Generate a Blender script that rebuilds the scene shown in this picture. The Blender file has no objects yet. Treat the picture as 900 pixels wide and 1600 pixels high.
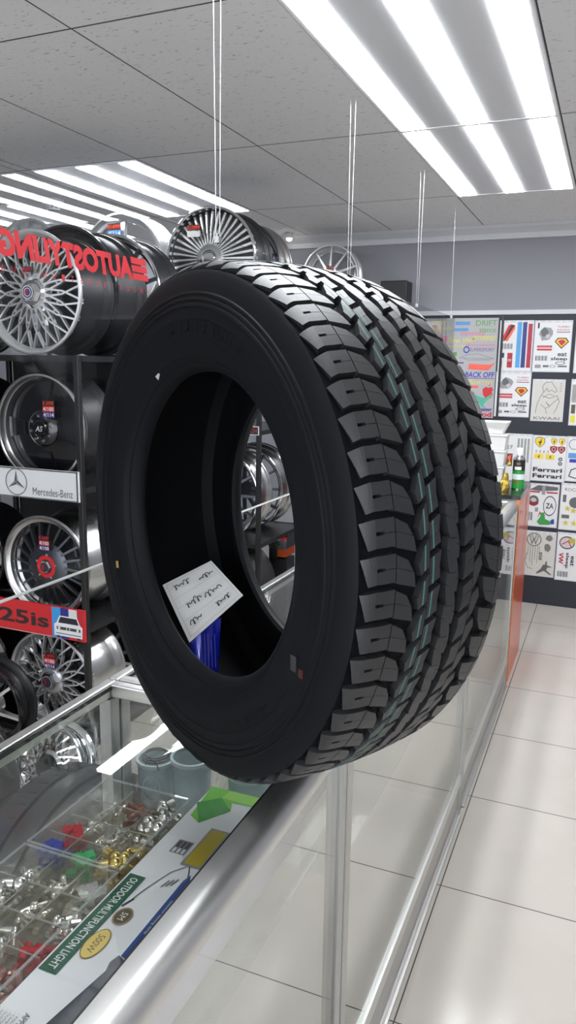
import bpy, math, random
import numpy as np
from math import sin, cos, pi, radians, hypot, atan2, sqrt
from mathutils import Matrix, Vector

S = bpy.context.scene
COL = S.collection
random.seed(7)

# ------------------------------------------------------------------ camera
FPX = 1200.0
YAW, PITCH, ROLL = radians(22.7), radians(10.7), radians(0.84)
EYE = np.array([0.0, 0.0, 1.55])
FW = np.array([-sin(YAW) * cos(PITCH), cos(YAW) * cos(PITCH), -sin(PITCH)])
_rt = np.array([cos(YAW), sin(YAW), 0.0])
_up = np.cross(_rt, FW)
RT = cos(ROLL) * _rt + sin(ROLL) * _up
UP = cos(ROLL) * _up - sin(ROLL) * _rt

cam_d = bpy.data.cameras.new('camera')
cam = bpy.data.objects.new('camera', cam_d)
COL.objects.link(cam)
cam_d.sensor_fit = 'VERTICAL'
cam_d.sensor_height = 24.0
cam_d.lens = 24.0 * FPX / 1600.0
cam_d.clip_start = 0.02
m = Matrix.Identity(4)
for i in range(3):
    m[i][0], m[i][1], m[i][2], m[i][3] = RT[i], UP[i], -FW[i], EYE[i]
cam.matrix_world = m
S.camera = cam

# ------------------------------------------------------------------ world, exposure
W = bpy.data.worlds.new('world')
S.world = W
W.use_nodes = True
W.node_tree.nodes['Background'].inputs[0].default_value = (0.88, 0.93, 1.0, 1)
W.node_tree.nodes['Background'].inputs[1].default_value = 2.8
S.view_settings.view_transform = 'Standard'
S.view_settings.look = 'None'
S.view_settings.exposure = 0.6
S.view_settings.gamma = 1.0
S.view_settings.use_curve_mapping = False
LIGHT_STRENGTH = 18.0
try:
    S.cycles.use_denoising = True
    S.cycles.max_bounces = 10
    S.cycles.transparent_max_bounces = 24
    S.cycles.sample_clamp_indirect = 6.0
    S.cycles.caustics_reflective = False
    S.cycles.caustics_refractive = False
except Exception:
    pass

# ------------------------------------------------------------------ geometry helpers
def ray(x, y):
    return FW + RT * (x - 450.0) / FPX - UP * (y - 800.0) / FPX
def on_x(x, y, X):
    d = ray(x, y); return EYE + d * ((X - EYE[0]) / d[0])
def on_y(x, y, Y):
    d = ray(x, y); return EYE + d * ((Y - EYE[1]) / d[1])
def on_z(x, y, Z):
    d = ray(x, y); return EYE + d * ((Z - EYE[2]) / d[2])
def at_depth(x, y, D):
    return EYE + ray(x, y) * D

V3 = lambda *a: np.array(a, float)
def unit(v):
    v = np.array(v, float); return v / np.linalg.norm(v)

class MB:
    def __init__(self):
        self.v, self.f = [], []
    def add(self, vs, fs):
        b = len(self.v)
        self.v += [tuple(map(float, p)) for p in vs]
        self.f += [tuple(b + i for i in f) for f in fs]
        return self
    def box(self, a, b):
        x0, y0, z0 = [min(a[i], b[i]) for i in range(3)]
        x1, y1, z1 = [max(a[i], b[i]) for i in range(3)]
        return self.add([(x0, y0, z0), (x1, y0, z0), (x1, y1, z0), (x0, y1, z0), (x0, y0, z1), (x1, y0, z1), (x1, y1, z1), (x0, y1, z1)],
                        [(0, 3, 2, 1), (4, 5, 6, 7), (0, 1, 5, 4), (1, 2, 6, 5), (2, 3, 7, 6), (3, 0, 4, 7)])
    def quad(self, a, b, c, d):
        return self.add([a, b, c, d], [(0, 1, 2, 3)])
    def hexa(self, lo, hi):
        """frustum between two quads"""
        return self.add(list(lo) + list(hi), [(3, 2, 1, 0), (4, 5, 6, 7), (0, 1, 5, 4), (1, 2, 6, 5), (2, 3, 7, 6), (3, 0, 4, 7)])
    def prism(self, pts, d):
        """extrude polygon pts (3-D list) along vector d"""
        n = len(pts); d = np.array(d, float)
        vs = [np.array(p, float) for p in pts] + [np.array(p, float) + d for p in pts]
        fs = [tuple(range(n))[::-1], tuple(range(n, 2 * n))]
        for i in range(n):
            j = (i + 1) % n
            fs.append((i, j, n + j, n + i))
        return self.add(vs, fs)
    def tube(self, p0, p1, r0, r1=None, n=8, caps=True):
        r1 = r0 if r1 is None else r1
        p0, p1 = np.array(p0, float), np.array(p1, float)
        a = unit(p1 - p0)
        h = np.array([0, 0, 1.0]) if abs(a[2]) < .9 else np.array([1.0, 0, 0])
        e1 = unit(np.cross(a, h)); e2 = np.cross(a, e1)
        vs = []
        for p, r in ((p0, r0), (p1, r1)):
            for k in range(n):
                t = 2 * pi * k / n
                vs.append(p + r * (cos(t) * e1 + sin(t) * e2))
        fs = [(k, (k + 1) % n, n + (k + 1) % n, n + k) for k in range(n)]
        if caps:
            fs += [tuple(range(n))[::-1], tuple(range(n, 2 * n))]
        return self.add(vs, fs)
    def path(self, pts, r, n=6):
        pts = [np.array(p, float) for p in pts]
        rings = []
        prev = None
        for i, p in enumerate(pts):
            a = unit(pts[min(i + 1, len(pts) - 1)] - pts[max(i - 1, 0)])
            if prev is None:
                h = np.array([0, 0, 1.0]) if abs(a[2]) < .9 else np.array([1.0, 0, 0])
                e1 = unit(np.cross(a, h))
            else:
                e1 = unit(prev - a * np.dot(prev, a))
            prev = e1
            e2 = np.cross(a, e1)
            rings.append([p + r * (cos(2 * pi * k / n) * e1 + sin(2 * pi * k / n) * e2) for k in range(n)])
        vs = [q for R in rings for q in R]
        fs = []
        for i in range(len(rings) - 1):
            for k in range(n):
                fs.append((i * n + k, i * n + (k + 1) % n, (i + 1) * n + (k + 1) % n, (i + 1) * n + k))
        fs += [tuple(range(n))[::-1], tuple((len(rings) - 1) * n + k for k in range(n))]
        return self.add(vs, fs)
    def revolve(self, prof, axis='Y', n=64, closed=True, center=(0, 0, 0)):
        """prof: list of (radius, along)"""
        c = np.array(center, float)
        vs = []
        for k in range(n):
            t = 2 * pi * k / n
            for r, o in prof:
                if axis == 'Y': p = (r * cos(t), o, r * sin(t))
                elif axis == 'Z': p = (r * cos(t), r * sin(t), o)
                else: p = (o, r * cos(t), r * sin(t))
                vs.append(c + np.array(p))
        m_ = len(prof); fs = []
        for k in range(n):
            k2 = (k + 1) % n
            for i in range(m_ if closed else m_ - 1):
                j = (i + 1) % m_
                fs.append((k * m_ + i, k * m_ + j, k2 * m_ + j, k2 * m_ + i))
        return self.add(vs, fs)
    def sphere(self, c, r, n=10, sc=(1, 1, 1)):
        vs, fs = [], []
        h = n // 2
        for i in range(h + 1):
            for k in range(n):
                a, b = pi * i / h, 2 * pi * k / n
                vs.append((c[0] + r * sc[0] * sin(a) * cos(b), c[1] + r * sc[1] * sin(a) * sin(b), c[2] + r * sc[2] * cos(a)))
        for i in range(h):
            for k in range(n):
                fs.append((i * n + k, (i + 1) * n + k, (i + 1) * n + (k + 1) % n, i * n + (k + 1) % n))
        return self.add(vs, fs)
    def build(self, name, mat, parent=None, loc=None, smooth=None, bevel=0.0):
        me = bpy.data.meshes.new(name)
        off = np.array(loc, float) if loc is not None else np.zeros(3)
        if parent is not None and parent.get('_world') is not None:
            off = np.array(parent['_world'][:], float)
        me.from_pydata([tuple(np.array(p) - off) for p in self.v], [], self.f)
        me.validate(); me.update()
        me.materials.append(mat)
        if smooth is not None:
            me.polygons.foreach_set('use_smooth', [True] * len(me.polygons))
            try: me.set_sharp_from_angle(angle=radians(smooth))
            except Exception: pass
        o = bpy.data.objects.new(name, me)
        COL.objects.link(o)
        if parent is not None:
            o.parent = parent
            if parent.get('_world') is not None:
                o['_world'] = parent['_world'][:]
        elif loc is not None:
            o.location = tuple(off)
            o['_world'] = [float(q) for q in off]
        if bevel > 0:
            b = o.modifiers.new('bevel', 'BEVEL'); b.width = bevel; b.segments = 2; b.limit_method = 'ANGLE'; b.angle_limit = radians(40)
        return o

def tag(o, label=None, cat=None, group=None, kind=None):
    if label: o['label'] = label
    if cat: o['category'] = cat
    if group: o['group'] = group
    if kind: o['kind'] = kind
    return o
def thing(name, label, cat, loc=(0, 0, 0), group=None, world=True):
    """Empty at a thing's base; with world=True its parts are given in world coordinates"""
    o = bpy.data.objects.new(name, None)
    o.empty_display_size = 0.05
    COL.objects.link(o)
    o.location = tuple(float(q) for q in loc)
    if world: o['_world'] = [float(q) for q in loc]
    return tag(o, label, cat, group)
def copy_tree(o, parent=None):
    c = o.copy(); COL.objects.link(c)
    if parent is not None: c.parent = parent
    for ch in list(o.children): copy_tree(ch, c)
    return c

# ------------------------------------------------------------------ materials
def mat(name, col, rough=.5, metal=0.0, spec=.5, coat=0.0, bump=None, vary=None, emis=None):
    M = bpy.data.materials.new(name); M.use_nodes = True
    nt = M.node_tree; b = nt.nodes['Principled BSDF']
    b.inputs['Base Color'].default_value = (*col, 1)
    b.inputs['Roughness'].default_value = rough
    b.inputs['Metallic'].default_value = metal
    b.inputs['Specular IOR Level'].default_value = spec
    b.inputs['Coat Weight'].default_value = coat
    if emis:
        b.inputs['Emission Color'].default_value = (*emis[0], 1)
        b.inputs['Emission Strength'].default_value = emis[1]
    if bump or vary:
        tc = nt.nodes.new('ShaderNodeTexCoord')
    if bump:
        n = nt.nodes.new('ShaderNodeTexNoise'); n.inputs['Scale'].default_value = bump[0]; n.inputs['Detail'].default_value = 4
        bp = nt.nodes.new('ShaderNodeBump'); bp.inputs['Strength'].default_value = bump[1]; bp.inputs['Distance'].default_value = .002
        nt.links.new(tc.outputs['Object'], n.inputs['Vector']); nt.links.new(n.outputs[0], bp.inputs['Height'])
        nt.links.new(bp.outputs[0], b.inputs['Normal'])
    if vary:
        n2 = nt.nodes.new('ShaderNodeTexNoise'); n2.inputs['Scale'].default_value = vary[0]; n2.inputs['Detail'].default_value = 5
        r = nt.nodes.new('ShaderNodeMixRGB'); r.inputs[1].default_value = (*col, 1); r.inputs[2].default_value = (*vary[1], 1)
        nt.links.new(tc.outputs['Object'], n2.inputs['Vector']); nt.links.new(n2.outputs[0], r.inputs[0])
        nt.links.new(r.outputs[0], b.inputs['Base Color'])
    return M

def glass_mat(name, tint, rough=.0, spec=.8, haze=0.0, hazecol=(.8, .85, .85)):
    """thin pane: clear transmission with Fresnel reflection"""
    M = bpy.data.materials.new(name); M.use_nodes = True
    nt = M.node_tree; nt.nodes.clear()
    out = nt.nodes.new('ShaderNodeOutputMaterial')
    t = nt.nodes.new('ShaderNodeBsdfTransparent'); t.inputs[0].default_value = (*tint, 1)
    g = nt.nodes.new('ShaderNodeBsdfGlossy'); g.inputs['Roughness'].default_value = rough
    g.inputs[0].default_value = (spec, spec, spec, 1)
    fr = nt.nodes.new('ShaderNodeFresnel'); fr.inputs['IOR'].default_value = 1.5
    geo = nt.nodes.new('ShaderNodeNewGeometry')           # same reflectance entering and leaving the pane
    io = nt.nodes.new('ShaderNodeMapRange'); io.inputs['To Min'].default_value = 1.5; io.inputs['To Max'].default_value = 1 / 1.5
    nt.links.new(geo.outputs['Backfacing'], io.inputs['Value']); nt.links.new(io.outputs[0], fr.inputs['IOR'])
    mx = nt.nodes.new('ShaderNodeMixShader')
    nt.links.new(fr.outputs[0], mx.inputs[0])
    src = t
    if haze > 0:
        d = nt.nodes.new('ShaderNodeBsdfDiffuse'); d.inputs[0].default_value = (*hazecol, 1)
        m2 = nt.nodes.new('ShaderNodeMixShader'); m2.inputs[0].default_value = haze
        nt.links.new(t.outputs[0], m2.inputs[1]); nt.links.new(d.outputs[0], m2.inputs[2]); src = m2
    nt.links.new(src.outputs[0], mx.inputs[1]); nt.links.new(g.outputs[0], mx.inputs[2])
    nt.links.new(mx.outputs[0], out.inputs[0])
    return M

_flat = {}
def flat(col, rough=.45):
    k = (tuple(round(c, 3) for c in col), rough)
    if k not in _flat:
        _flat[k] = mat('ink_%d' % len(_flat), col, rough)
    return _flat[k]
def srgb(r, g, b):
    return tuple(((c / 255 + .055) / 1.055) ** 2.4 if c > 10 else c / 255 / 12.92 for c in (r, g, b))

RUBBER = mat('rubber', (.020, .0204, .022), .46, spec=.6, bump=(600, .05))
RUBBER_SIDE = mat('rubber_sidewall', (.0052, .0056, .0072), .55, spec=.13, vary=(30, (.0055, .006, .0076)))
RUBBER_OLD = mat('rubber_dusty', (.045, .047, .05), .6, spec=.4)
ALU = mat('aluminium', (.78, .78, .76), .28, 1.0)
ALU_SATIN = mat('aluminium_satin', (.74, .74, .72), .42, 1.0)
ALU_POST = mat('aluminium_post', (.50, .51, .50), .36, 1.0)
CHROME = mat('polished_alloy', (.85, .86, .87), .10, 1.0)
SILVER = mat('silver_paint', (.72, .73, .74), .30, .85, coat=.3)
ALLOY = mat('machined_alloy', (.70, .70, .70), .26, 1.0)
BRIGHT = mat('bright_silver', (.84, .84, .84), .36, .85)
DARKALLOY = mat('gunmetal', (.10, .105, .12), .32, .8)
GLOSSBLACK = mat('gloss_black_paint', (.006, .006, .008), .16, spec=.5, coat=.5)
SATBLACK = mat('satin_black', (.012, .012, .014), .4)
RACK = mat('black_steel', (.012, .012, .013), .35, spec=.5)
BLACKPLASTIC = mat('black_plastic', (.015, .015, .017), .4)
WHITE = mat('white_plastic', (.82, .82, .80), .35)
WHITECARD = mat('white_card', (.80, .80, .79), .5)
GLASS = glass_mat('clear_glass', (.994, .996, .993))
GLASS_TOP = glass_mat('green_glass', (.98, .991, .985))
GLASS_EDGE = mat('glass_edge', (.20, .36, .31), .15)
ACRYLIC = glass_mat('acrylic', (.975, .975, .965), haze=.025, hazecol=(.75, .73, .66))
DIVIDER = glass_mat('acrylic_divider', (.93, .92, .88), haze=.16, hazecol=(.62, .59, .50))
ACRYLIC_EDGE = glass_mat('acrylic_edge', (.80, .80, .77), haze=.35, hazecol=(.6, .6, .56))
SCREEN = glass_mat('acrylic_screen', (.97, .975, .98), spec=.5)
WIRE = mat('steel_wire', (.75, .75, .75), .35, .7)
RED = mat('red_vinyl', srgb(226, 38, 48), .45)

# ------------------------------------------------------------------ text
def text_polys(body, slant=0.0, bold=0.0):
    cu = bpy.data.curves.new('t', 'FONT')
    cu.body = body; cu.size = 1; cu.shear = slant; cu.offset = bold
    cu.resolution_u = 3
    ob = bpy.data.objects.new('t', cu)
    COL.objects.link(ob)
    dg = bpy.context.evaluated_depsgraph_get()
    me = bpy.data.meshes.new_from_object(ob.evaluated_get(dg))
    vs = np.array([v.co[:] for v in me.vertices]) if len(me.vertices) else np.zeros((0, 3))
    fs = [tuple(p.vertices) for p in me.polygons]
    bpy.data.objects.remove(ob); bpy.data.curves.remove(cu); bpy.data.meshes.remove(me)
    return vs, fs
_tc = {}
def text_into(mb, body, fr, x, y, w, h, slant=0.0, bold=0.0, lift=0.0008):
    """fit text into rectangle centred at x,y (frame units = metres) of size w,h"""
    k = (body, slant, bold)
    if k not in _tc: _tc[k] = text_polys(body, slant, bold)
    vs, fs = _tc[k]
    if len(vs) == 0: return
    lo, hi = vs.min(0), vs.max(0)
    out = []
    for p in vs:
        px = x + ((p[0] - lo[0]) / max(hi[0] - lo[0], 1e-6) - .5) * w
        py = y + ((p[1] - lo[1]) / max(hi[1] - lo[1], 1e-6) - .5) * h
        out.append(fr.p(px, py, lift))
    mb.add(out, fs)

class Frame:
    def __init__(self, o, r, u):
        self.o = np.array(o, float); self.r = unit(r); self.u = unit(u); self.n = np.cross(self.r, self.u)
    def p(self, x, y, h=0.0):
        return self.o + self.r * x + self.u * y + self.n * h

class Print:
    """collects flat ink shapes per colour on a frame and links one mesh per colour"""
    def __init__(self, fr, parent, w=1.0, h=1.0, lift=.0008, name='print'):
        self.fr, self.parent, self.w, self.h, self.lift, self.name = fr, parent, w, h, lift, name
        self.m = {}; self.k = 0
    def _mb(self, col):
        self.k += 1
        if col not in self.m: self.m[col] = MB()
        return self.m[col]
    def poly(self, col, pts):
        mb = self._mb(col); l = self.lift + .00003 * self.k
        mb.add([self.fr.p(a * self.w, b * self.h, l) for a, b in pts], [tuple(range(len(pts)))])
        return self
    def rect(self, col, x0, y0, x1, y1):
        return self.poly(col, [(x0, y0), (x1, y0), (x1, y1), (x0, y1)])
    def ell(self, col, x, y, rx, ry, n=20):
        return self.poly(col, [(x + rx * cos(2 * pi * i / n), y + ry * sin(2 * pi * i / n)) for i in range(n)])
    def ring(self, col, x, y, rx, ry, t=.2, n=28):
        mb = self._mb(col); l = self.lift + .00003 * self.k
        vs = []
        for i in range(n):
            a = 2 * pi * i / n
            vs.append(self.fr.p((x + rx * cos(a)) * self.w, (y + ry * sin(a)) * self.h, l))
            vs.append(self.fr.p((x + rx * (1 - t) * cos(a)) * self.w, (y + ry * (1 - t) * sin(a)) * self.h, l))
        mb.add(vs, [(2 * i, 2 * ((i + 1) % n), 2 * ((i + 1) % n) + 1, 2 * i + 1) for i in range(n)])
        return self
    def line(self, col, pts, t=.01):
        """stroke; t in metres"""
        mb = self._mb(col); l = self.lift + .00003 * self.k
        P = [np.array([a * self.w, b * self.h]) for a, b in pts]
        for i in range(len(P) - 1):
            d = P[i + 1] - P[i]
            if np.hypot(*d) < 1e-6: continue
            d = d / np.hypot(*d); q = np.array([-d[1], d[0]]) * t / 2; e = d * t * .4
            a, b = P[i] - e, P[i + 1] + e
            mb.add([self.fr.p(*(a - q), l), self.fr.p(*(b - q), l), self.fr.p(*(b + q), l), self.fr.p(*(a + q), l)], [(0, 1, 2, 3)])
        return self
    def text(self, col, s, x, y, w, h, slant=0.0, bold=0.0):
        mb = self._mb(col)
        text_into(mb, s, self.fr, x * self.w, y * self.h, w * self.w, h * self.h, slant, bold, self.lift + .00003 * self.k)
        return self
    def done(self):
        for c, mb in self.m.items():
            mt = c if isinstance(c, bpy.types.Material) else flat(c)
            mb.build(self.name, mt, self.parent)

# ------------------------------------------------------------------ the room
HC = 2.456            # ceiling
YW = 5.27             # back wall
XL, XR, YB = -5.0, 2.1, -3.0

def ceiling_mat():
    M = bpy.data.materials.new('ceiling_tiles'); M.use_nodes = True
    nt = M.node_tree; b = nt.nodes['Principled BSDF']
    b.inputs['Roughness'].default_value = .8; b.inputs['Specular IOR Level'].default_value = .15
    tc = nt.nodes.new('ShaderNodeTexCoord'); sep = nt.nodes.new('ShaderNodeSeparateXYZ')
    nt.links.new(tc.outputs['Object'], sep.inputs[0])
    def grid(out, off, step, half):
        a = nt.nodes.new('ShaderNodeMath'); a.operation = 'SUBTRACT'; a.inputs[1].default_value = off; nt.links.new(out, a.inputs[0])
        q = nt.nodes.new('ShaderNodeMath'); q.operation = 'PINGPONG'; q.inputs[1].default_value = step / 2; nt.links.new(a.outputs[0], q.inputs[0])
        c = nt.nodes.new('ShaderNodeMath'); c.operation = 'LESS_THAN'; c.inputs[1].default_value = half; nt.links.new(q.outputs[0], c.inputs[0])
        return c.outputs[0]
    gx = grid(sep.outputs[0], -.865, .6, .0028); gy = grid(sep.outputs[1], 1.905, 1.21, .0035)
    mx = nt.nodes.new('ShaderNodeMath'); mx.operation = 'MAXIMUM'; nt.links.new(gx, mx.inputs[0]); nt.links.new(gy, mx.inputs[1])
    mp = nt.nodes.new('ShaderNodeMapping'); mp.inputs['Scale'].default_value = (45, 130, 45); nt.links.new(tc.outputs['Object'], mp.inputs[0])
    n = nt.nodes.new('ShaderNodeTexNoise'); n.inputs['Scale'].default_value = 1.0; n.inputs['Detail'].default_value = 3
    nt.links.new(mp.outputs[0], n.inputs['Vector'])
    cr = nt.nodes.new('ShaderNodeValToRGB'); cr.color_ramp.elements[0].position = .29; cr.color_ramp.elements[0].color = (.50, .50, .51, 1)
    cr.color_ramp.elements[1].position = .36; cr.color_ramp.elements[1].color = (.93, .93, .935, 1)
    nt.links.new(n.outputs[0], cr.inputs[0])
    m2 = nt.nodes.new('ShaderNodeMixRGB'); m2.inputs[2].default_value = (.10, .10, .105, 1)
    nt.links.new(mx.outputs[0], m2.inputs[0]); nt.links.new(cr.outputs[0], m2.inputs[1])
    nt.links.new(m2.outputs[0], b.inputs['Base Color'])
    bp = nt.nodes.new('ShaderNodeBump'); bp.inputs['Strength'].default_value = .25; bp.inputs['Distance'].default_value = .003
    nt.links.new(n.outputs[0], bp.inputs['Height']); nt.links.new(bp.outputs[0], b.inputs['Normal'])
    return M

def floor_mat():
    M = bpy.data.materials.new('cream_floor_tiles'); M.use_nodes = True
    nt = M.node_tree; b = nt.nodes['Principled BSDF']
    b.inputs['Roughness'].default_value = .14; b.inputs['Specular IOR Level'].default_value = .35
    tc = nt.nodes.new('ShaderNodeTexCoord'); sep = nt.nodes.new('ShaderNodeSeparateXYZ')
    nt.links.new(tc.outputs['Object'], sep.inputs[0])
    def grid(out, off, step, half):
        a = nt.nodes.new('ShaderNodeMath'); a.operation = 'SUBTRACT'; a.inputs[1].default_value = off; nt.links.new(out, a.inputs[0])
        q = nt.nodes.new('ShaderNodeMath'); q.operation = 'PINGPONG'; q.inputs[1].default_value = step / 2; nt.links.new(a.outputs[0], q.inputs[0])
        c = nt.nodes.new('ShaderNodeMath'); c.operation = 'LESS_THAN'; c.inputs[1].default_value = half; nt.links.new(q.outputs[0], c.inputs[0])
        return c.outputs[0]
    gx = grid(sep.outputs[0], -.363, .543, .0018); gy = grid(sep.outputs[1], 2.12, .5435, .0018)
    mx = nt.nodes.new('ShaderNodeMath'); mx.operation = 'MAXIMUM'; nt.links.new(gx, mx.inputs[0]); nt.links.new(gy, mx.inputs[1])
    n = nt.nodes.new('ShaderNodeTexNoise'); n.inputs['Scale'].default_value = 6; n.inputs['Detail'].default_value = 5
    nt.links.new(tc.outputs['Object'], n.inputs['Vector'])
    cr = nt.nodes.new('ShaderNodeMixRGB'); cr.inputs[1].default_value = (.49, .45, .40, 1); cr.inputs[2].default_value = (.535, .50, .45, 1)
    nt.links.new(n.outputs[0], cr.inputs[0])
    m2 = nt.nodes.new('ShaderNodeMixRGB'); m2.inputs[2].default_value = (.09, .08, .07, 1)
    nt.links.new(mx.outputs[0], m2.inputs[0]); nt.links.new(cr.outputs[0], m2.inputs[1])
    nt.links.new(m2.outputs[0], b.inputs['Base Color'])
    return M

def struct(name, mb, m, **k):
    o = mb.build(name, m, **k); o['kind'] = 'structure'; return o

WALLGREY = mat('wall_grey', srgb(150, 150, 156), .7, spec=.2, vary=(3, srgb(146, 146, 152)))
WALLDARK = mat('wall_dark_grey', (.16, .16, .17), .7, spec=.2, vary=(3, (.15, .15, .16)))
BOARD = mat('charcoal_board', srgb(52, 54, 62), .5, spec=.3, vary=(8, srgb(48, 50, 58)))
TRIMW = mat('trim_light_grey', srgb(205, 206, 210), .5)
FASCIA = mat('trim_grey', srgb(150, 152, 158), .6)

struct('floor', MB().box((XL, YB, -.1), (XR, YW + .15, 0)), floor_mat())
struct('ceiling', MB().box((XL, YB, HC), (XR, YW + .15, HC + .1)), ceiling_mat())
struct('wall_back', MB().box((XL, YW, 0), (XR, YW + .15, HC)), WALLGREY)
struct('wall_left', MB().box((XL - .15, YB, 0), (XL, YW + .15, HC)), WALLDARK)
struct('wall_right', MB().box((XR, YB, 0), (XR + .15, YW + .15, HC)), WALLGREY)
# unseen wall, its opening added so world light brightens ceiling and racks
struct('wall_front', MB().box((XL, YB - .15, 2.25), (XR, YB, HC)).box((XL, YB - .15, 0), (-3.6, YB, 2.25)).box((1.7, YB - .15, 0), (XR, YB, 2.25)), WALLGREY)
struct('trim_1', MB().box((-1.42, YW - .012, 0), (XR, YW - .0005, 1.90)), BOARD)          # charcoal display board
struct('trim_2', MB().box((-1.42, YW - .022, 1.902), (XR, YW - .0005, 1.93)), TRIMW)       # light strip over it
struct('trim_3', MB().prism([(-5.0, YW - .0005, HC - .001), (-5.0, YW - .055, HC - .001), (-5.0, YW - .05, HC - .02), (-5.0, YW - .018, HC - .052), (-5.0, YW - .014, HC - .085), (-5.0, YW - .0005, HC - .085)], (XR - XL, 0, 0)), TRIMW)
struct('trim_4', MB().box((XR - .10, 4.55, 0), (XR - .0005, 4.75, HC - .001)), TRIMW)       # unseen pilaster, added to reflect in the hanging screen
struct('trim_5', MB().box((-.715, YW - .022, .02), (-.70, YW - .0125, 1.90)), SATBLACK)    # upright joint of the board

# ------------------------------------------------------------------ ceiling lights
LAMPWHITE = mat('light_housing', (.85, .86, .88), .35)
TUBE = mat('light_diffuser', (1, 1, 1), .4, emis=((.93, .96, 1.0), LIGHT_STRENGTH))
def ceiling_light(x0, y0, label, group):
    t = thing('ceiling_light', label, 'ceiling light', (x0 + .3, y0 + .6, HC), group)
    fr = MB()
    fr.box((x0 + .004, y0 + .006, HC - .006), (x0 + .596, y0 + .012, HC - .0002))
    fr.box((x0 + .004, y0 + 1.198, HC - .006), (x0 + .596, y0 + 1.204, HC - .0002))
    fr.box((x0 + .004, y0 + .012, HC - .006), (x0 + .018, y0 + 1.198, HC - .0002))
    fr.box((x0 + .108, y0 + .012, HC - .004), (x0 + .252, y0 + 1.198, HC - .0002))
    fr.box((x0 + .348, y0 + .012, HC - .004), (x0 + .492, y0 + 1.198, HC - .0002))
    fr.box((x0 + .582, y0 + .012, HC - .006), (x0 + .596, y0 + 1.198, HC - .0002))
    fr.build('housing', LAMPWHITE, t)
    for c in (.063, .300, .537):
        a, b = x0 + c - .044, x0 + c + .044
        d = MB().box((a, y0 + .016, HC - .0075), (b, y0 + 1.194, HC - .0005)).build('diffuser', TUBE, t)
    return t
ceiling_light(-.865, 1.905, 'triple-strip ceiling light entering at the top edge, nearer half of the aisle run', 'triple-strip ceiling lights')
ceiling_light(-.865, 3.115, 'triple-strip ceiling light at far end of the lit run over the aisle', 'triple-strip ceiling lights')
ceiling_light(-2.665, 3.115, 'triple-strip ceiling light over the wheel racks, its tubes starting left of the hanging wires', 'triple-strip ceiling lights')
ceiling_light(-3.865, 3.72, 'triple-strip ceiling light at far left above the rack', 'triple-strip ceiling lights')
# out-of-view fittings: the first extends the visible run, the others are added light
for x, y, lab in ((-.865, .695, 'straight above the tyre'), (.935, 3.115, 'added out of view at the far right over the aisle'), (.935, -1.725, 'added out of view behind the camera on the right')):
    ceiling_light(x, y, 'triple-strip ceiling light ' + lab, 'triple-strip ceiling lights')

# smoke detector, spotlight
c = on_z(83, 312, HC)
t = thing('smoke_detector', 'white smoke detector on the ceiling above the left wheels', 'smoke detector', (c[0], c[1], HC))
MB().revolve([(.001, HC - .0005), (.062, HC - .0005), (.062, HC - .022), (.05, HC - .03), (.001, HC - .03)], 'Z', 28, False, (c[0], c[1], 0)).build('base', WHITE, t, smooth=40)
mbv = MB()
for k in range(8):
    a = 2 * pi * k / 8
    mbv.tube((c[0] + .036 * cos(a), c[1] + .036 * sin(a), HC - .0295), (c[0] + .03 * cos(a), c[1] + .03 * sin(a), HC - .052), .006, .005, 6)
mbv.revolve([(.001, HC - .052), (.034, HC - .052), (.034, HC - .058), (.001, HC - .06)], 'Z', 24, False, (c[0], c[1], 0))
mbv.build('sensor_cage', TRIMW, t, smooth=40)
c = on_z(452, 364, HC)
t = thing('spotlight', 'small lit ceiling spotlight beside the top wheels', 'spotlight', (c[0], c[1], HC))
MB().tube((c[0], c[1], HC - .0005), (c[0], c[1], HC - .035), .02, .024, 16).build('body', WHITE, t, smooth=40)
MB().sphere((c[0], c[1], HC - .04), .02, 14, (1, 1, .7)).build('bulb', mat('spot_bulb', (1, 1, 1), .4, emis=((1, .97, .9), 14.0)), t, smooth=60)

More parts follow.
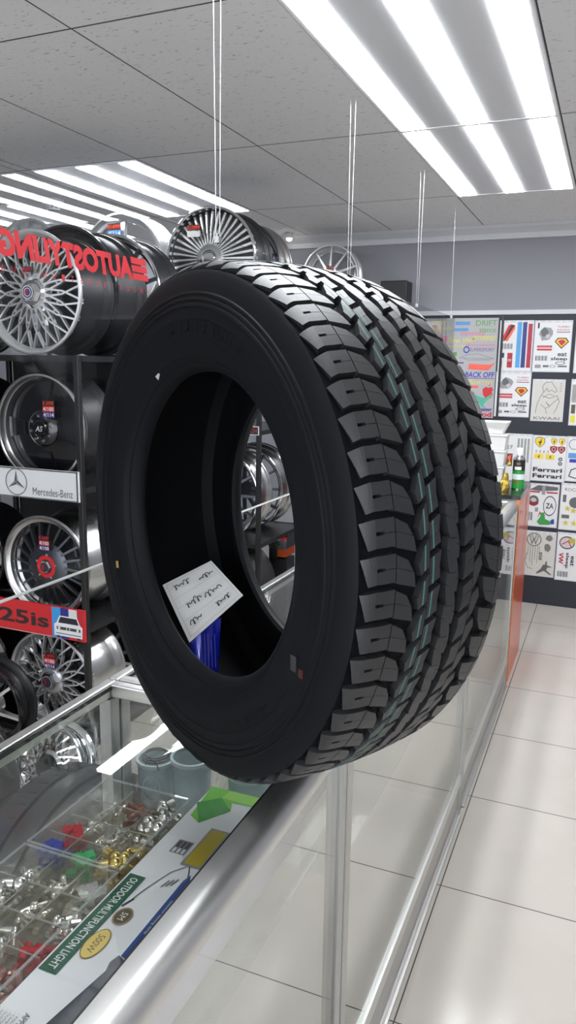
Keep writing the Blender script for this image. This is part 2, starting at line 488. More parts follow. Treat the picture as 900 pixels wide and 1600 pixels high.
# ------------------------------------------------------------------ glass display counters
CX0, CX1 = -.893, -.380       # rear and front faces
CT = .929                    # counter top
def rail_profile():
    """front rail cross-section in (x,z): broad rounded aluminium moulding"""
    pts = [(-.428, CT - .012), (-.428, CT - .002)]
    for k in range(9):
        a = radians(90 - 90 * k / 8)
        pts.append((-.408 + .027 * cos(a), CT - .026 + .026 * sin(a)))
    pts += [(-.381, CT - .034), (-.385, CT - .037), (-.400, CT - .037), (-.400, CT - .018)]
    return pts
def counter(y0, y1, label, shelf_z, near_end=True):
    t = thing('display_counter', label, 'display counter', ((CX0 + CX1) / 2, (y0 + y1) / 2, 0), 'glass display counters')
    # top front rail
    pr = rail_profile()
    MB().prism([(x, y0, z) for x, z in pr][::-1], (0, y1 - y0, 0)).build('front_rail', ALU_SATIN, t, smooth=35)
    MB().box((-.4315, y0 + .01, CT - .012), (-.4285, y1 - .01, CT - .0035)).build('gasket', SATBLACK, t)
    # rear and cross rails
    r = MB()
    r.box((CX0, y0, CT - .030), (CX0 + .022, y1, CT)); 
    r.build('rear_rail', ALU, t, bevel=.003)
    MB().box((CX0 + .0225, y0 + .02, CT - .012), (CX0 + .0255, y1 - .02, CT - .0035)).build('gasket', SATBLACK, t)
    for ya, yb in ((y0, y0 + .022), (y1 - .022, y1)):
        MB().box((CX0 + .0225, ya, CT - .028), (-.429, yb, CT)).build('cross_rail', ALU, t, bevel=.003)
    # posts
    for px in (CX0, CX1 - .030):
        for ya, yb in ((y0, y0 + .030), (y1 - .030, y1)):
            p = MB().box((px, ya, 0.0), (px + .028, yb, CT - .0375 if px > -.6 else CT - .0305))
            p.build('post', ALU_POST, t, bevel=.002)
    # bottom rails
    b = MB()
    b.box((CX1 - .018, y0 + .0305, .125), (CX1 - .001, y1 - .0305, .165))
    b.build('bottom_rail', ALU_SATIN, t, bevel=.002)
    MB().box((CX1 - .014, y0 + .0305, .030), (CX1 - .008, y1 - .0305, .1245)).build('kick_panel', mat('kick_grey', (.40, .385, .36), .3), t)
    k = MB(); k.box((CX1 - .022, y0 + .0305, .0), (CX1 - .002, y1 - .0305, .0295)); k.box((CX1 - .002, y0 + .0305, .0), (CX1 + .006, y1 - .0305, .010))
    k.build('bottom_rail', ALU_SATIN, t, bevel=.0015)
    MB().box((CX0, y0 + .0305, .0), (CX0 + .02, y1 - .0305, .05)).build('bottom_rail', ALU_SATIN, t, bevel=.002)
    # panes (front, rear halves, ends, top, shelf)
    MB().box((CX0 + .0235, y0 + .0225, CT - .010), (-.4295, y1 - .0225, CT - .004)).build('glass_top', GLASS_TOP, t)
    MB().box((CX1 - .0115, y0 + .031, .1655), (CX1 - .0065, y1 - .031, CT - .038)).build('glass_front', GLASS, t)
    ym = (y0 + y1) / 2
    MB().box((CX0 + .006, y0 + .0315, .0515), (CX0 + .010, ym + .03, CT - .0315)).build('glass_rear', GLASS, t)
    MB().box((CX0 + .013, ym - .03, .0515), (CX0 + .017, y1 - .0315, CT - .0315)).build('glass_rear', GLASS, t)
    MB().box((CX0 + .030, y1 - .018, .0515), (CX1 - .0315, y1 - .013, CT - .038)).build('glass_end', GLASS, t)
    if near_end:
        MB().box((CX0 + .030, y0 + .013, .0515), (CX1 - .0315, y0 + .018, CT - .038)).build('glass_end', GLASS, t)
    sh = MB().box((CX0 + .024, y0 + .034, shelf_z - .006), (CX1 - .034, y1 - .034, shelf_z)).build('glass_shelf', GLASS_TOP, t)
    return t
SZ1, SZ2 = .705, .60
counter(-.12, 1.205, 'glass display counter nearest the camera, holding the bulb trays and long light box', SZ1)
counter(1.212, 2.537, 'middle glass display counter, just beyond the tyre', SZ2)
counter(2.544, 3.79, 'far glass display counter ending at the orange panel', SZ2)

# ------------------------------------------------------------------ the tyre on the counter
def tyre_surface(R):
    rho = .036
    def f(v, h=0.0):
        s = 1 if v >= 0 else -1
        a = abs(v)
        if a <= .095:
            r, o, nr, no = R - .62 * a * a, a, 1.0, .0
        else:
            ph = (a - .095) / rho
            r = R - .0056 - rho * (1 - cos(ph)); o = .095 + rho * sin(ph); nr, no = cos(ph), sin(ph)
        return r + nr * h, s * (o + no * h)
    return f
def half_profile(R, rb):
    d = .0095
    out = [(R - d, 0.0), (R - d - .001, .03), (R - d - .0025, .06), (R - d - .0055, .09), (R - .0180, .1075), (R - .0200, .1165), (R - .0195, .1215), (R - .0240, .1250), (R - .040, .1280),
           (R - .049, .1295), (R - .0500, .1312), (R - .0520, .1318), (R - .0535, .1302), (R - .0565, .1306), (R - .0575, .1324), (R - .0600, .1330), (R - .0615, .1312),
           (R - .0640, .1316), (R - .0655, .1332), (R - .0690, .1337), (R - .0705, .1320), (R - .085, .1326), (R - .0865, .1316), (R - .105, .1310), (R - .120, .1280),
           (rb + .022, .1210), (rb + .0195, .1175), (rb + .014, .1135), (rb + .010, .1135), (rb + .005, .109), (rb, .1000), (rb - .001, .094), (rb + .003, .0885)]
    inn = [(rb + .012, .0905), (rb + .03, .1030), (rb + .06, .1120), (R - .075, .1155), (R - .045, .111), (R - .030, .095), (R - .023, .06), (R - .021, 0.0)]
    return out, inn
def build_tyre(root, R, rb, N=58, mat_t=RUBBER, mat_s=RUBBER_SIDE, wscale=1.0, stripes=True):
    out, inn = half_profile(R, rb)
    h = out + inn
    prof = [(r, o) for r, o in h] + [(r, -o) for r, o in h[1:-1][::-1]]
    MB().revolve([(r, o * wscale) for r, o in prof], 'X', 144, True).build('carcass', mat_s, root, smooth=28)
    f = tyre_surface(R)
    mb, st = MB(), MB()
    def P(up, v, hh):
        r, o = f(v, hh)
        a = up * 2 * pi / N
        return (o * wscale, r * cos(a), r * sin(a))
    def block(mbx, k, sgn, uoff, ulo, uhi, v0, v1, K=3, T=3, top=0.0, base=-.0095, inset=.00035):
        """ulo/uhi: (at v0, at v1); v0/v1: (at t=0, at t=1)"""
        vs = []; nt_, ns = T, K
        def uv(s, t_):
            va = v0[0] + (v0[1] - v0[0]) * t_; vb = v1[0] + (v1[1] - v1[0]) * t_
            v = va + (vb - va) * s
            ua = ulo[0] + (ulo[1] - ulo[0]) * s; ub = uhi[0] + (uhi[1] - uhi[0]) * s
            return ua + (ub - ua) * t_, v
        grid = {}
        for i in range(ns):
            for j in range(nt_):
                s, t_ = i / (ns - 1), j / (nt_ - 1)
                u, v = uv(s, t_)
                grid[i, j] = len(vs)
                vs.append(P(k + uoff + sgn * u, sgn * v, top))
        border = [(i, 0) for i in range(ns)] + [(ns - 1, j) for j in range(1, nt_)] + [(i, nt_ - 1) for i in range(ns - 2, -1, -1)] + [(0, j) for j in range(nt_ - 2, 0, -1)]
        low = {}
        for (i, j) in border:
            s, t_ = i / (ns - 1), j / (nt_ - 1)
            u, v = uv(s, t_)
            # draft: the wall flares a little towards the groove floor
            low[i, j] = len(vs)
            vs.append(P(k + uoff + sgn * (u + (-.012 if j == 0 else .012 if j == nt_ - 1 else 0)), sgn * (v + (-.0006 if i == 0 else .0006 if i == ns - 1 else 0)), base))
        fs = []
        for i in range(ns - 1):
            for j in range(nt_ - 1):
                fs.append((grid[i, j], grid[i + 1, j], grid[i + 1, j + 1], grid[i, j + 1]))
        for q in range(len(border)):
            a, b = border[q], border[(q + 1) % len(border)]
            fs.append((grid[a], low[a], low[b], grid[b]))
        # both sgn values keep the same handedness (u and v flip together)
        mbx.add(vs, [fc[::-1] for fc in fs])
    V0 = -.0095                      # the pattern sits a little off the middle of the section
    for k in range(N):
        for sgn in (1, -1):
            uo = 0.0 if sgn > 0 else .45
            def B(ulo, uhi, v0, v1, K=2, T=3, m_=None, **kw):
                sh = V0 * sgn
                e = .010 * (1 if sgn < 0 else 0)          # far lugs run on to the same shoulder line
                block(m_ or mb, k, sgn, uo, ulo, uhi, tuple(a + sh - (e if a > .11 else 0) for a in v0), tuple(a + sh - (e if a > .11 else 0) for a in v1), K=K, T=T, **kw)
            # shoulder lug: chamfered outer land, slot, fine sipe, inner land
            B((.00, -.06), (.79, .70), (.1150, .1150), (.1250, .1345), K=5, T=4, base=-.0085)
            B((.00, .00), (.36, .34), (.1040, .1040), (.1150, .1150))
            B((.45, .44), (.79, .79), (.1040, .1040), (.1150, .1150))
            B((.02, .00), (.395, .385), (.0895, .0895), (.1040, .1040))
            B((.412, .402), (.81, .79), (.0895, .0895), (.1040, .1040))
            B((-.22, -.03), (.22, .40), (.0595, .0630), (.0880, .0880), K=3, T=3)
            B((.235, .41), (.58, .77), (.0635, .0720), (.0880, .0880), K=3, T=3)
            # intermediate rib, outer row (bulging low half, narrower high half)
            B((.30, .08), (.66, .42), (.0395, .0395), (.0520, .0560))
            B((.66, .42), (1.11, .88), (.0395, .0395), (.0545, .0470))
            # intermediate rib, inner row, half a pitch on
            B((.95, .74), (1.28, 1.09), (.0215, .0230), (.0383, .0383))
            B((1.29, 1.105), (1.74, 1.52), (.0230, .0200), (.0383, .0383))
            # hooked flanks of the centre rib
            B((.08, .20), (.60, .68), (.0060, .0060), (.0080, .0110))
            B((.62, .70), (.99, 1.06), (.0060, .0060), (.0110, .0090))
            if stripes and sgn > 0:
                for ua, ub, va in ((.23, .91, .0450), (.82, 1.58, .0320)):
                    B((ua, ua - .02), (ub, ub - .02), (va, va), (va + .0015, va + .0015), T=8, m_=st, top=.00025, base=-.0002)
        block(mb, k, 1, 0, (0, .015), (.985, 1.0), (V0 - .0062, V0 - .0062), (V0 + .0062, V0 + .0062), K=3)
    mb.build('tread', mat_t, root)
    if stripes:
        st.build('painted_stripe', mat('green_paint', srgb(64, 108, 102), .5), root)
TA, TT = -2.1105, .0077
TN = np.array([cos(TA) * cos(TT), sin(TA) * cos(TT), sin(TT)])
TU = np.array([-sin(TA), cos(TA), 0.0]); TV = np.cross(TN, TU)
TR, TRB = .3849, .228
TC = np.array([-.4935, 1.0754, CT + TR + .0002])
tyre = thing('tyre', 'large black all-terrain tyre standing upright on the glass counter', 'tyre', TC, world=False)
mm = Matrix.Identity(4)
for i in range(3):
    mm[i][0], mm[i][1], mm[i][2], mm[i][3] = TN[i], TU[i], TV[i], TC[i]
tyre.matrix_world = mm
build_tyre(tyre, TR, TRB)
def on_sidewall(deg, r, o):
    a = radians(deg); return np.array([o, r * cos(a), r * sin(a)])
def sidewall_patch(name, deg, r, o, w, h, rot, m, label=None):
    c_ = on_sidewall(deg, r, o); a = radians(rot)
    e1 = np.array([0, cos(a), sin(a)]); e2 = np.array([0, -sin(a), cos(a)])
    mb = MB().prism([c_ - e1 * w / 2 - e2 * h / 2, c_ + e1 * w / 2 - e2 * h / 2, c_ + e1 * w / 2 + e2 * h / 2, c_ - e1 * w / 2 + e2 * h / 2], (.0012, 0, 0))
    p = mb.build(name, m, tyre)
    if label: p['label'] = label
sidewall_patch('sticker', 119, .2545, .1195, .010, .026, 62, flat((.5, .5, .48)), 'small white sticker')
sidewall_patch('paint_dot', 203.5, .276, .1325, .008, .012, 10, flat(srgb(170, 140, 70)), 'yellow paint dot')
sidewall_patch('paint_mark', 335.2, .2915, .1318, .011, .020, 0, flat((.03, .032, .036)))
sidewall_patch('paint_mark', 335.0, .3090, .1318, .009, .011, 0, flat(srgb(70, 26, 22)), 'red paint mark')
# moulded arcs and letters on the sidewall
arc = MB()
def arc_band(r0, r1, a0, a1, o0):
    n = max(3, int(abs(a1 - a0) / 3))
    vs = []
    for i in range(n + 1):
        a = a0 + (a1 - a0) * i / n
        for r in (r0, r1):
            vs.append(on_sidewall(a, r, o0)); vs.append(on_sidewall(a, r, o0 + .0012))
    fs = []
    for i in range(n):
        b0, b1 = 4 * i, 4 * i + 4
        fs += [(b0 + 1, b0 + 3, b1 + 3, b1 + 1), (b0, b0 + 1, b1 + 1, b1), (b0 + 2, b1 + 2, b1 + 3, b0 + 3)]
    arc.add(vs, fs)
arc_band(.3150, .3156, -60, 245, .1318)
for a0, n_, hh in ((62, 9, .020), (205, 8, .020), (285, 7, .020)):
    for i in range(n_):
        s_ = a0 + i * 4.6
        arc_band(.282, .282 + hh, s_, s_ + 1.0, .1308)
        if i % 2: arc_band(.298, .302, s_, s_ + 3.2, .1308)
        else: arc_band(.282, .286, s_, s_ + 3.2, .1308)
        if i % 3: arc_band(.282, .302, s_ + 2.6, s_ + 3.4, .1308)
arc.build('moulded_lettering', RUBBER_SIDE, tyre)

# card and packet inside the tyre
A, B, C_, D = at_depth(254, 914, 1.36), at_depth(330, 876, 1.40), at_depth(380, 930, 1.36), at_depth(296, 1004, 1.31)
ctr = (A + B + C_ + D) / 4
card = thing('paper_card', 'handwritten white card leaning inside the tyre', 'card', D)
nrm = unit(np.cross(B - A, D - A))
MB().prism([A, B, C_, D], nrm * .0015).build('sheet', mat('grey_card', (.58, .58, .57), .5), card)
class QuadFrame(Frame):
    """frame on a four-cornered sheet: x and y run 0..1 across it"""
    def __init__(self, d, c, b, a):
        self.q = [np.array(k, float) for k in (d, c, b, a)]
        self.n = unit(np.cross(self.q[1] - self.q[0], self.q[3] - self.q[0]))
        if np.dot(self.n, EYE - self.q[0]) < 0: self.n = -self.n
    def p(self, x, y, h=0.0):
        d, c, b, a = self.q
        return (d * (1 - x) + c * x) * (1 - y) + (a * (1 - x) + b * x) * y + self.n * h
pc = Print(QuadFrame(D, C_, B, A), card, 1, 1, lift=.003, name='handwriting')
INK = (.02, .02, .025)
rr = random.Random(4)
def scribble(x, y, w, h, n, t=.014):
    pts = []
    ph = rr.uniform(0, 6)
    for i in range(n * 7):
        q_ = i / (n * 7 - 1)
        a_ = q_ * n * pi + ph
        k_ = .55 + .45 * sin(a_ * .31 + ph * 2)
        pts.append((x + w * q_ + .022 * sin(a_) * k_, y + h * .5 + h * .5 * cos(a_) * k_))
    pc.line(INK, pts, t)
scribble(.60, .72, .28, .10, 9); scribble(.15, .80, .3, .10, 8); scribble(.52, .38, .30, .12, 8)
scribble(.20, .42, .28, .13, 9); scribble(.60, .14, .25, .09, 8); scribble(.12, .16, .22, .10, 7)
for yy in (.30, .52, .68): pc.line((.35, .35, .36), [(.06, yy), (.94, yy)], .005)
pc.line((.3, .3, .3), [(.05, .05), (.95, .05), (.95, .95), (.05, .95), (.05, .05)], .006)
pc.done()
q = [at_depth(298, 985, 1.37), at_depth(345, 965, 1.40), at_depth(341, 1050, 1.38), at_depth(300, 1050, 1.35)]
pk = thing('blue_packet', 'shiny blue packet lying inside the tyre below the card', 'packet', q[3])
pm = MB(); nn = 8
nv = unit(np.cross(q[1] - q[0], q[3] - q[0]))
if np.dot(nv, EYE - q[0]) < 0: nv = -nv
vs = []
for i in range(nn + 1):
    for j in range(nn + 1):
        s_, t_ = i / nn, j / nn
        p = (q[0] * (1 - s_) + q[1] * s_) * (1 - t_) + (q[3] * (1 - s_) + q[2] * s_) * t_
        vs.append(p + nv * (.006 * sin(pi * s_) + .0018 * sin(s_ * 21 + t_ * 2)))
nb = len(vs)
fs = [(i * (nn + 1) + j, (i + 1) * (nn + 1) + j, (i + 1) * (nn + 1) + j + 1, i * (nn + 1) + j + 1) for i in range(nn) for j in range(nn)]
vs += [p - nv * .008 for p in vs]
fs += [tuple(nb + a for a in f_)[::-1] for f_ in fs]
pm.add(vs, fs).build('wrapper', mat('blue_foil', (.01, .02, .50), .22, .2, coat=.5), pk, smooth=60)
pp = Print(Frame(q[3], q[2] - q[3], q[0] - q[3]), pk, np.linalg.norm(q[2] - q[3]), np.linalg.norm(q[0] - q[3]), lift=.010)
for k in range(6): pp.line((.35, .4, .75), [(.15 + .13 * k, .1), (.15 + .13 * k, .9)], .0006)
pp.done()

# ------------------------------------------------------------------ contents of the near counter
# long light box
BX0, BX1, BY0, BY1, BT = -.645, -.462, .10, 1.187, .760
lb = thing('light_box', 'long white printed carton of an outdoor light, lying in the near counter', 'carton', ((BX0 + BX1) / 2, (BY0 + BY1) / 2, SZ1))
MB().box((BX0, BY0, SZ1 + .0005), (BX1, BY1, BT)).build('carton', mat('carton_white', (.83, .83, .84), .4), lb, bevel=.0015)
# frame on the lid: reads towards the camera, letters' tops to the front rail
lf = Frame((BX0, BY1, BT), (0, -1, 0), (1, 0, 0))
lw, lh = BY1 - BY0, BX1 - BX0
P_ = Print(lf, lb, 1, 1, lift=.0006)
G1, G2, G3 = srgb(110, 190, 60), srgb(60, 150, 55), srgb(150, 210, 90)
P_.poly(G1, [(0, 0), (.10, .010), (.115, .035), (.06, .07), (.035, .06), (.03, .135), (.03, lh), (0, lh)])
P_.poly(G2, [(.06, .0), (.115, .035), (.06, .07), (.028, .035)])
P_.poly(G3, [(0, .04), (.028, .035), (.03, .10), (0, .12)])
P_.poly(G2, [(0, .12), (.03, .10), (.03, lh), (0, lh)])
P_.text(srgb(30, 90, 40), '500W', .055, .150, .055, .025)
P_.rect(srgb(25, 85, 62), .278, .004, .492, .033)
P_.text((.85, .86, .85), 'OUTDOOR MULTIFUNCTION LIGHT', .385, .0185, .198, .013, bold=.01)
P_.poly(srgb(150, 150, 150), [(.120, .064), (.228, .064), (.228, .100), (.120, .100)])
P_.poly(srgb(190, 170, 45), [(.124, .067), (.222, .067), (.222, .097), (.124, .097)])
P_.rect(srgb(120, 122, 125), .170, .030, .206, .058)
for k in range(3): P_.rect((.05, .05, .05), .173, .033 + .0085 * k, .190, .038 + .0085 * k); P_.rect((.75, .75, .75), .192, .033 + .0085 * k, .204, .038 + .0085 * k)
P_.line((.05, .05, .05), [(.228, .082), (.24, .088), (.255, .094)], .002)
P_.line((.08, .08, .08), [(.228, .078), (.25, .062), (.30, .047), (.335, .040)], .0016)
P_.line((.03, .03, .03), [(.328, .043), (.346, .036)], .0035)
for k in range(3): P_.line((.1, .1, .1), [(.262 + .004 * k, .082 - .006 * k), (.279 + .004 * k, .078 - .006 * k)], .0022)
P_.poly(srgb(35, 70, 140), [(.245, .094), (.262, .090), (.43, .092), (.435, .110), (.265, .104)])
P_.line(srgb(20, 40, 90), [(.255, .097), (.43, .099)], .002)
P_.text((.6, .66, .78), 'outdoor fishing lamp', .345, .0985, .075, .006)
P_.poly(srgb(30, 38, 52), [(.43, .089), (.445, .085), (.46, .089), (.62, .063), (.635, .094), (.47, .112), (.44, .114)])
P_.poly(srgb(30, 38, 52), [(.635, .064), (.9, .020), (.91, .055), (.64, .094)])
P_.ell(srgb(150, 135, 110), .365, .050, .019, .014); P_.ell(srgb(95, 80, 62), .365, .050, .016, .0115)
P_.text((.8, .78, .7), '5M', .365, .050, .016, .010)
P_.ell(srgb(150, 118, 40), .425, .047, .030, .0155); P_.ell(srgb(226, 200, 110), .425, .047, .028, .0138)
P_.text(srgb(90, 70, 20), '500W', .425, .047, .034, .011)
P_.text((.08, .08, .08), 'APPLICATION', .585, .044, .060, .0085)
for k, s_ in enumerate(('- FISHING', '- CAMPING', '- OUTDOOR ACTIVITIES', '- OUTDOOR BARBECUE', '- WORKSHOP', '- SELF DRIVING TOURS')):
    P_.text((.12, .12, .12), s_, .560 + .0032 * len(s_) * .5, .034 - .0058 * k, .0032 * len(s_), .0035)
P_.done()

# bulb trays
def tray(y0, y1, label, nr):
    x0, x1, z0, z1 = -.842, -.657, SZ1 + .0005, SZ1 + .058
    t = thing('bulb_tray', label, 'organiser tray', ((x0 + x1) / 2, (y0 + y1) / 2, z0), 'clear bulb trays')
    wt = .0022
    MB().box((x0, y0, z0), (x1, y1, z0 + .002)).build('tray_floor', ACRYLIC, t)
    for a, b in (((x0, y0, z0 + .002), (x0 + wt, y1, z1)), ((x1 - wt, y0, z0 + .002), (x1, y1, z1)), ((x0 + wt, y0, z0 + .002), (x1 - wt, y0 + wt, z1)), ((x0 + wt, y1 - wt, z0 + .002), (x1 - wt, y1, z1))):
        MB().box(a, b).build('wall', ACRYLIC, t)
    rim = MB()
    rim.box((x0 - .001, y0 - .001, z1), (x0 + wt + .001, y1 + .001, z1 + .002)); rim.box((x1 - wt - .001, y0 - .001, z1), (x1 + .001, y1 + .001, z1 + .002))
    rim.box((x0 + wt + .001, y0 - .001, z1), (x1 - wt - .001, y0 + wt, z1 + .002)); rim.box((x0 + wt + .001, y1 - wt, z1), (x1 - wt - .001, y1 + .001, z1 + .002))
    rim.build('rim', glass_mat('acrylic_rim', (.9, .9, .88), haze=.25), t)
    cw = (x1 - x0) / 3; zd = z0 + .045
    for k in (1, 2):
        x = x0 + cw * k
        MB().box((x - .0008, y0 + wt, z0 + .002), (x + .0008, y1 - wt, zd)).build('divider', DIVIDER, t)
        e = MB().box((x - .0011, y0 + wt, zd), (x + .0011, y1 - wt, zd + .0012)).build('divider_edge', ACRYLIC_EDGE, t)
    rh = (y1 - y0) / nr
    for k in range(1, nr):
        for c3 in range(3):
            xa, xb = x0 + cw * c3 + (wt if c3 == 0 else .001), x0 + cw * (c3 + 1) - (wt if c3 == 2 else .001)
            MB().box((xa, y0 + rh * k - .0008, z0 + .002), (xb, y0 + rh * k + .0008, zd)).build('divider', ACRYLIC, t)
            MB().box((xa, y0 + rh * k - .0011, zd), (xb, y0 + rh * k + .0011, zd + .0012)).build('divider_edge', ACRYLIC_EDGE, t)
    # paper labels stuck on the column dividers facing the camera side
    return [(x0 + cw * (c3 + .5), y0 + rh * (r + .5), cw, rh) for r in range(nr) for c3 in range(3)]
cellsA = tray(.905, 1.125, 'clear compartment tray of small bulbs, farther of the two beside the carton', 4)
cellsB = tray(.60, .898, 'clear compartment tray of bulbs and red fuses, nearer of the two beside the carton', 5)

CLEARGLASS = glass_mat('bulb_glass', (.93, .93, .93), haze=.10)
METALCAP = mat('bulb_cap', (.72, .70, .64), .25, 1.0)
def bulb_protos():
    out = {}
    def wedge(m1):
        mb = MB(); mb.tube((0, 0, -.009), (0, 0, .001), .0035, .0042, 8); mb.sphere((0, 0, .005), .0052, 10, (1, 1, 1.25))
        return mb, m1
    out['bulb'] = wedge(METALCAP)
    mb = MB(); mb.tube((0, 0, -.014), (0, 0, -.006), .0042, n=10); mb.tube((0, 0, -.006), (0, 0, .006), .0034, n=10); mb.tube((0, 0, .006), (0, 0, .014), .0042, n=10)
    out['fuse'] = (mb, METALCAP)
    mb = MB(); mb.tube((0, 0, -.012), (0, 0, 0), .0075, n=12); mb.sphere((0, 0, .008), .0095, 12); mb.tube((-.009, 0, -.008), (.009, 0, -.008), .001, n=6); mb.tube((0, 0, -.015), (0, 0, -.012), .003, .006, 8)
    out['bayonet'] = (mb, METALCAP)
    mb = MB(); mb.box((-.006, -.003, -.008), (.006, .003, .006)); mb.tube((-.003, 0, .006), (-.003, 0, .014), .001, n=5); mb.tube((.003, 0, .006), (.003, 0, .014), .001, n=5)
    out['connector'] = (mb, METALCAP)
    return out
PROTO = bulb_protos()
_pm = {}
def bulb_mesh(kind, m):
    k = (kind, m.name)
    if k not in _pm:
        o = PROTO[kind][0].build(kind, m, smooth=40)
        _pm[k] = o.data
        bpy.data.objects.remove(o)
    return _pm[k]
NM = {'bulb': 'small_bulb', 'fuse': 'fuse_bulb', 'bayonet': 'bayonet_bulb', 'connector': 'led_bulb'}
CC = {'silver': mat('bulb_silver', (.75, .74, .70), .2, .9), 'warm': mat('bulb_warm', (.55, .42, .30), .25, .7), 'blue': mat('bulb_blue', (.03, .05, .35), .2), 'red': mat('bulb_red', (.50, .02, .03), .25),
      'green': mat('bulb_green', (.03, .42, .12), .2), 'gold': mat('bulb_gold', (.72, .55, .20), .2, .8), 'pale': mat('bulb_pale', (.62, .59, .50), .18, .75), 'rust': mat('bulb_rust', (.33, .16, .13), .3, .3)}
def fill(cell, kind, col, n, where, seed):
    cx, cy, cw, rh = cell
    rr = random.Random(seed)
    me = bulb_mesh(kind, CC[col])
    word = {'bulb': 'bulb', 'fuse': 'festoon bulb', 'bayonet': 'bayonet bulb', 'connector': 'two-pin bulb'}[kind]
    colw = {'silver': 'chrome', 'warm': 'copper', 'blue': 'blue', 'red': 'red', 'green': 'green', 'gold': 'gold', 'pale': 'clear', 'rust': 'rust-red'}[col]
    lab = 'small %s %s heaped in %s' % (colw, word, where)
    rad = {'bulb': .0048, 'fuse': .0044, 'bayonet': .0095, 'connector': .0066}[kind]
    pos = []
    for k in range(n):
        for tries in range(60):
            x = cx + rr.uniform(-.5, .5) * (cw - .030); y = cy + rr.uniform(-.5, .5) * (rh - .030)
            z = SZ1 + .0028 + rad + (0 if tries < 25 else rad * 1.7 * rr.choice((1, 1, 2)))
            if all((x - a) ** 2 + (y - b) ** 2 + (z - c0) ** 2 > (rad * 2.1) ** 2 for a, b, c0 in pos): break
        pos.append((x, y, z))
        o = bpy.data.objects.new(NM[kind], me); COL.objects.link(o)
        o.location = (x, y, z + .002); o.scale = (1.3, 1.3, 1.3)
        o.rotation_euler = (pi / 2 + rr.uniform(-.12, .12), rr.uniform(-.1, .1), rr.uniform(0, 2 * pi))
        tag(o, lab, 'bulb', 'bulbs in %s' % where)
# cell index = row*3 + column; row 0 nearest the camera, column 0 = back (left)
plan = [
    (cellsA, 9, 'fuse', 'silver', 3, 'the farthest back cell of the far tray'), (cellsA, 10, 'fuse', 'rust', 14, 'the farthest middle cell of the far tray'), (cellsA, 11, 'bayonet', 'silver', 6, 'the farthest cell beside the carton, far tray'),
    (cellsA, 6, 'bulb', 'silver', 5, 'the third back cell of the far tray'), (cellsA, 7, 'fuse', 'silver', 4, 'the third middle cell of the far tray'), (cellsA, 8, 'bayonet', 'silver', 5, 'the third cell beside the carton, far tray'),
    (cellsA, 3, 'connector', 'red', 6, 'the second back cell of the far tray'), (cellsA, 4, 'bulb', 'pale', 14, 'the second middle cell of the far tray'), (cellsA, 5, 'bulb', 'gold', 9, 'the second cell beside the carton, far tray'),
    (cellsA, 0, 'connector', 'blue', 9, 'the nearest back cell of the far tray'), (cellsA, 1, 'connector', 'green', 9, 'the nearest middle cell of the far tray'), (cellsA, 2, 'bayonet', 'gold', 5, 'the nearest cell beside the carton, far tray'),
    (cellsB, 12, 'bulb', 'silver', 13, 'the farthest back cell of the near tray'), (cellsB, 13, 'bulb', 'pale', 15, 'the farthest middle cell of the near tray'), (cellsB, 14, 'connector', 'silver', 12, 'the farthest cell beside the carton, near tray'),
    (cellsB, 9, 'bayonet', 'silver', 6, 'the fourth back cell of the near tray'), (cellsB, 10, 'bulb', 'pale', 14, 'the fourth middle cell of the near tray'), (cellsB, 11, 'bulb', 'silver', 12, 'the fourth cell beside the carton, near tray'),
    (cellsB, 7, 'fuse', 'silver', 9, 'the third middle cell of the near tray'), (cellsB, 8, 'fuse', 'red', 10, 'the third cell beside the carton, near tray'), (cellsB, 5, 'bulb', 'rust', 10, 'the second cell beside the carton, near tray'),
    (cellsB, 4, 'bulb', 'rust', 9, 'the second middle cell of the near tray'), (cellsB, 2, 'fuse', 'silver', 8, 'the first cell beside the carton, near tray'),
]
for i, (cells, ci, kind, col, n, where) in enumerate(plan): fill(cells[ci], kind, col, int(n * 1.45), where, i)

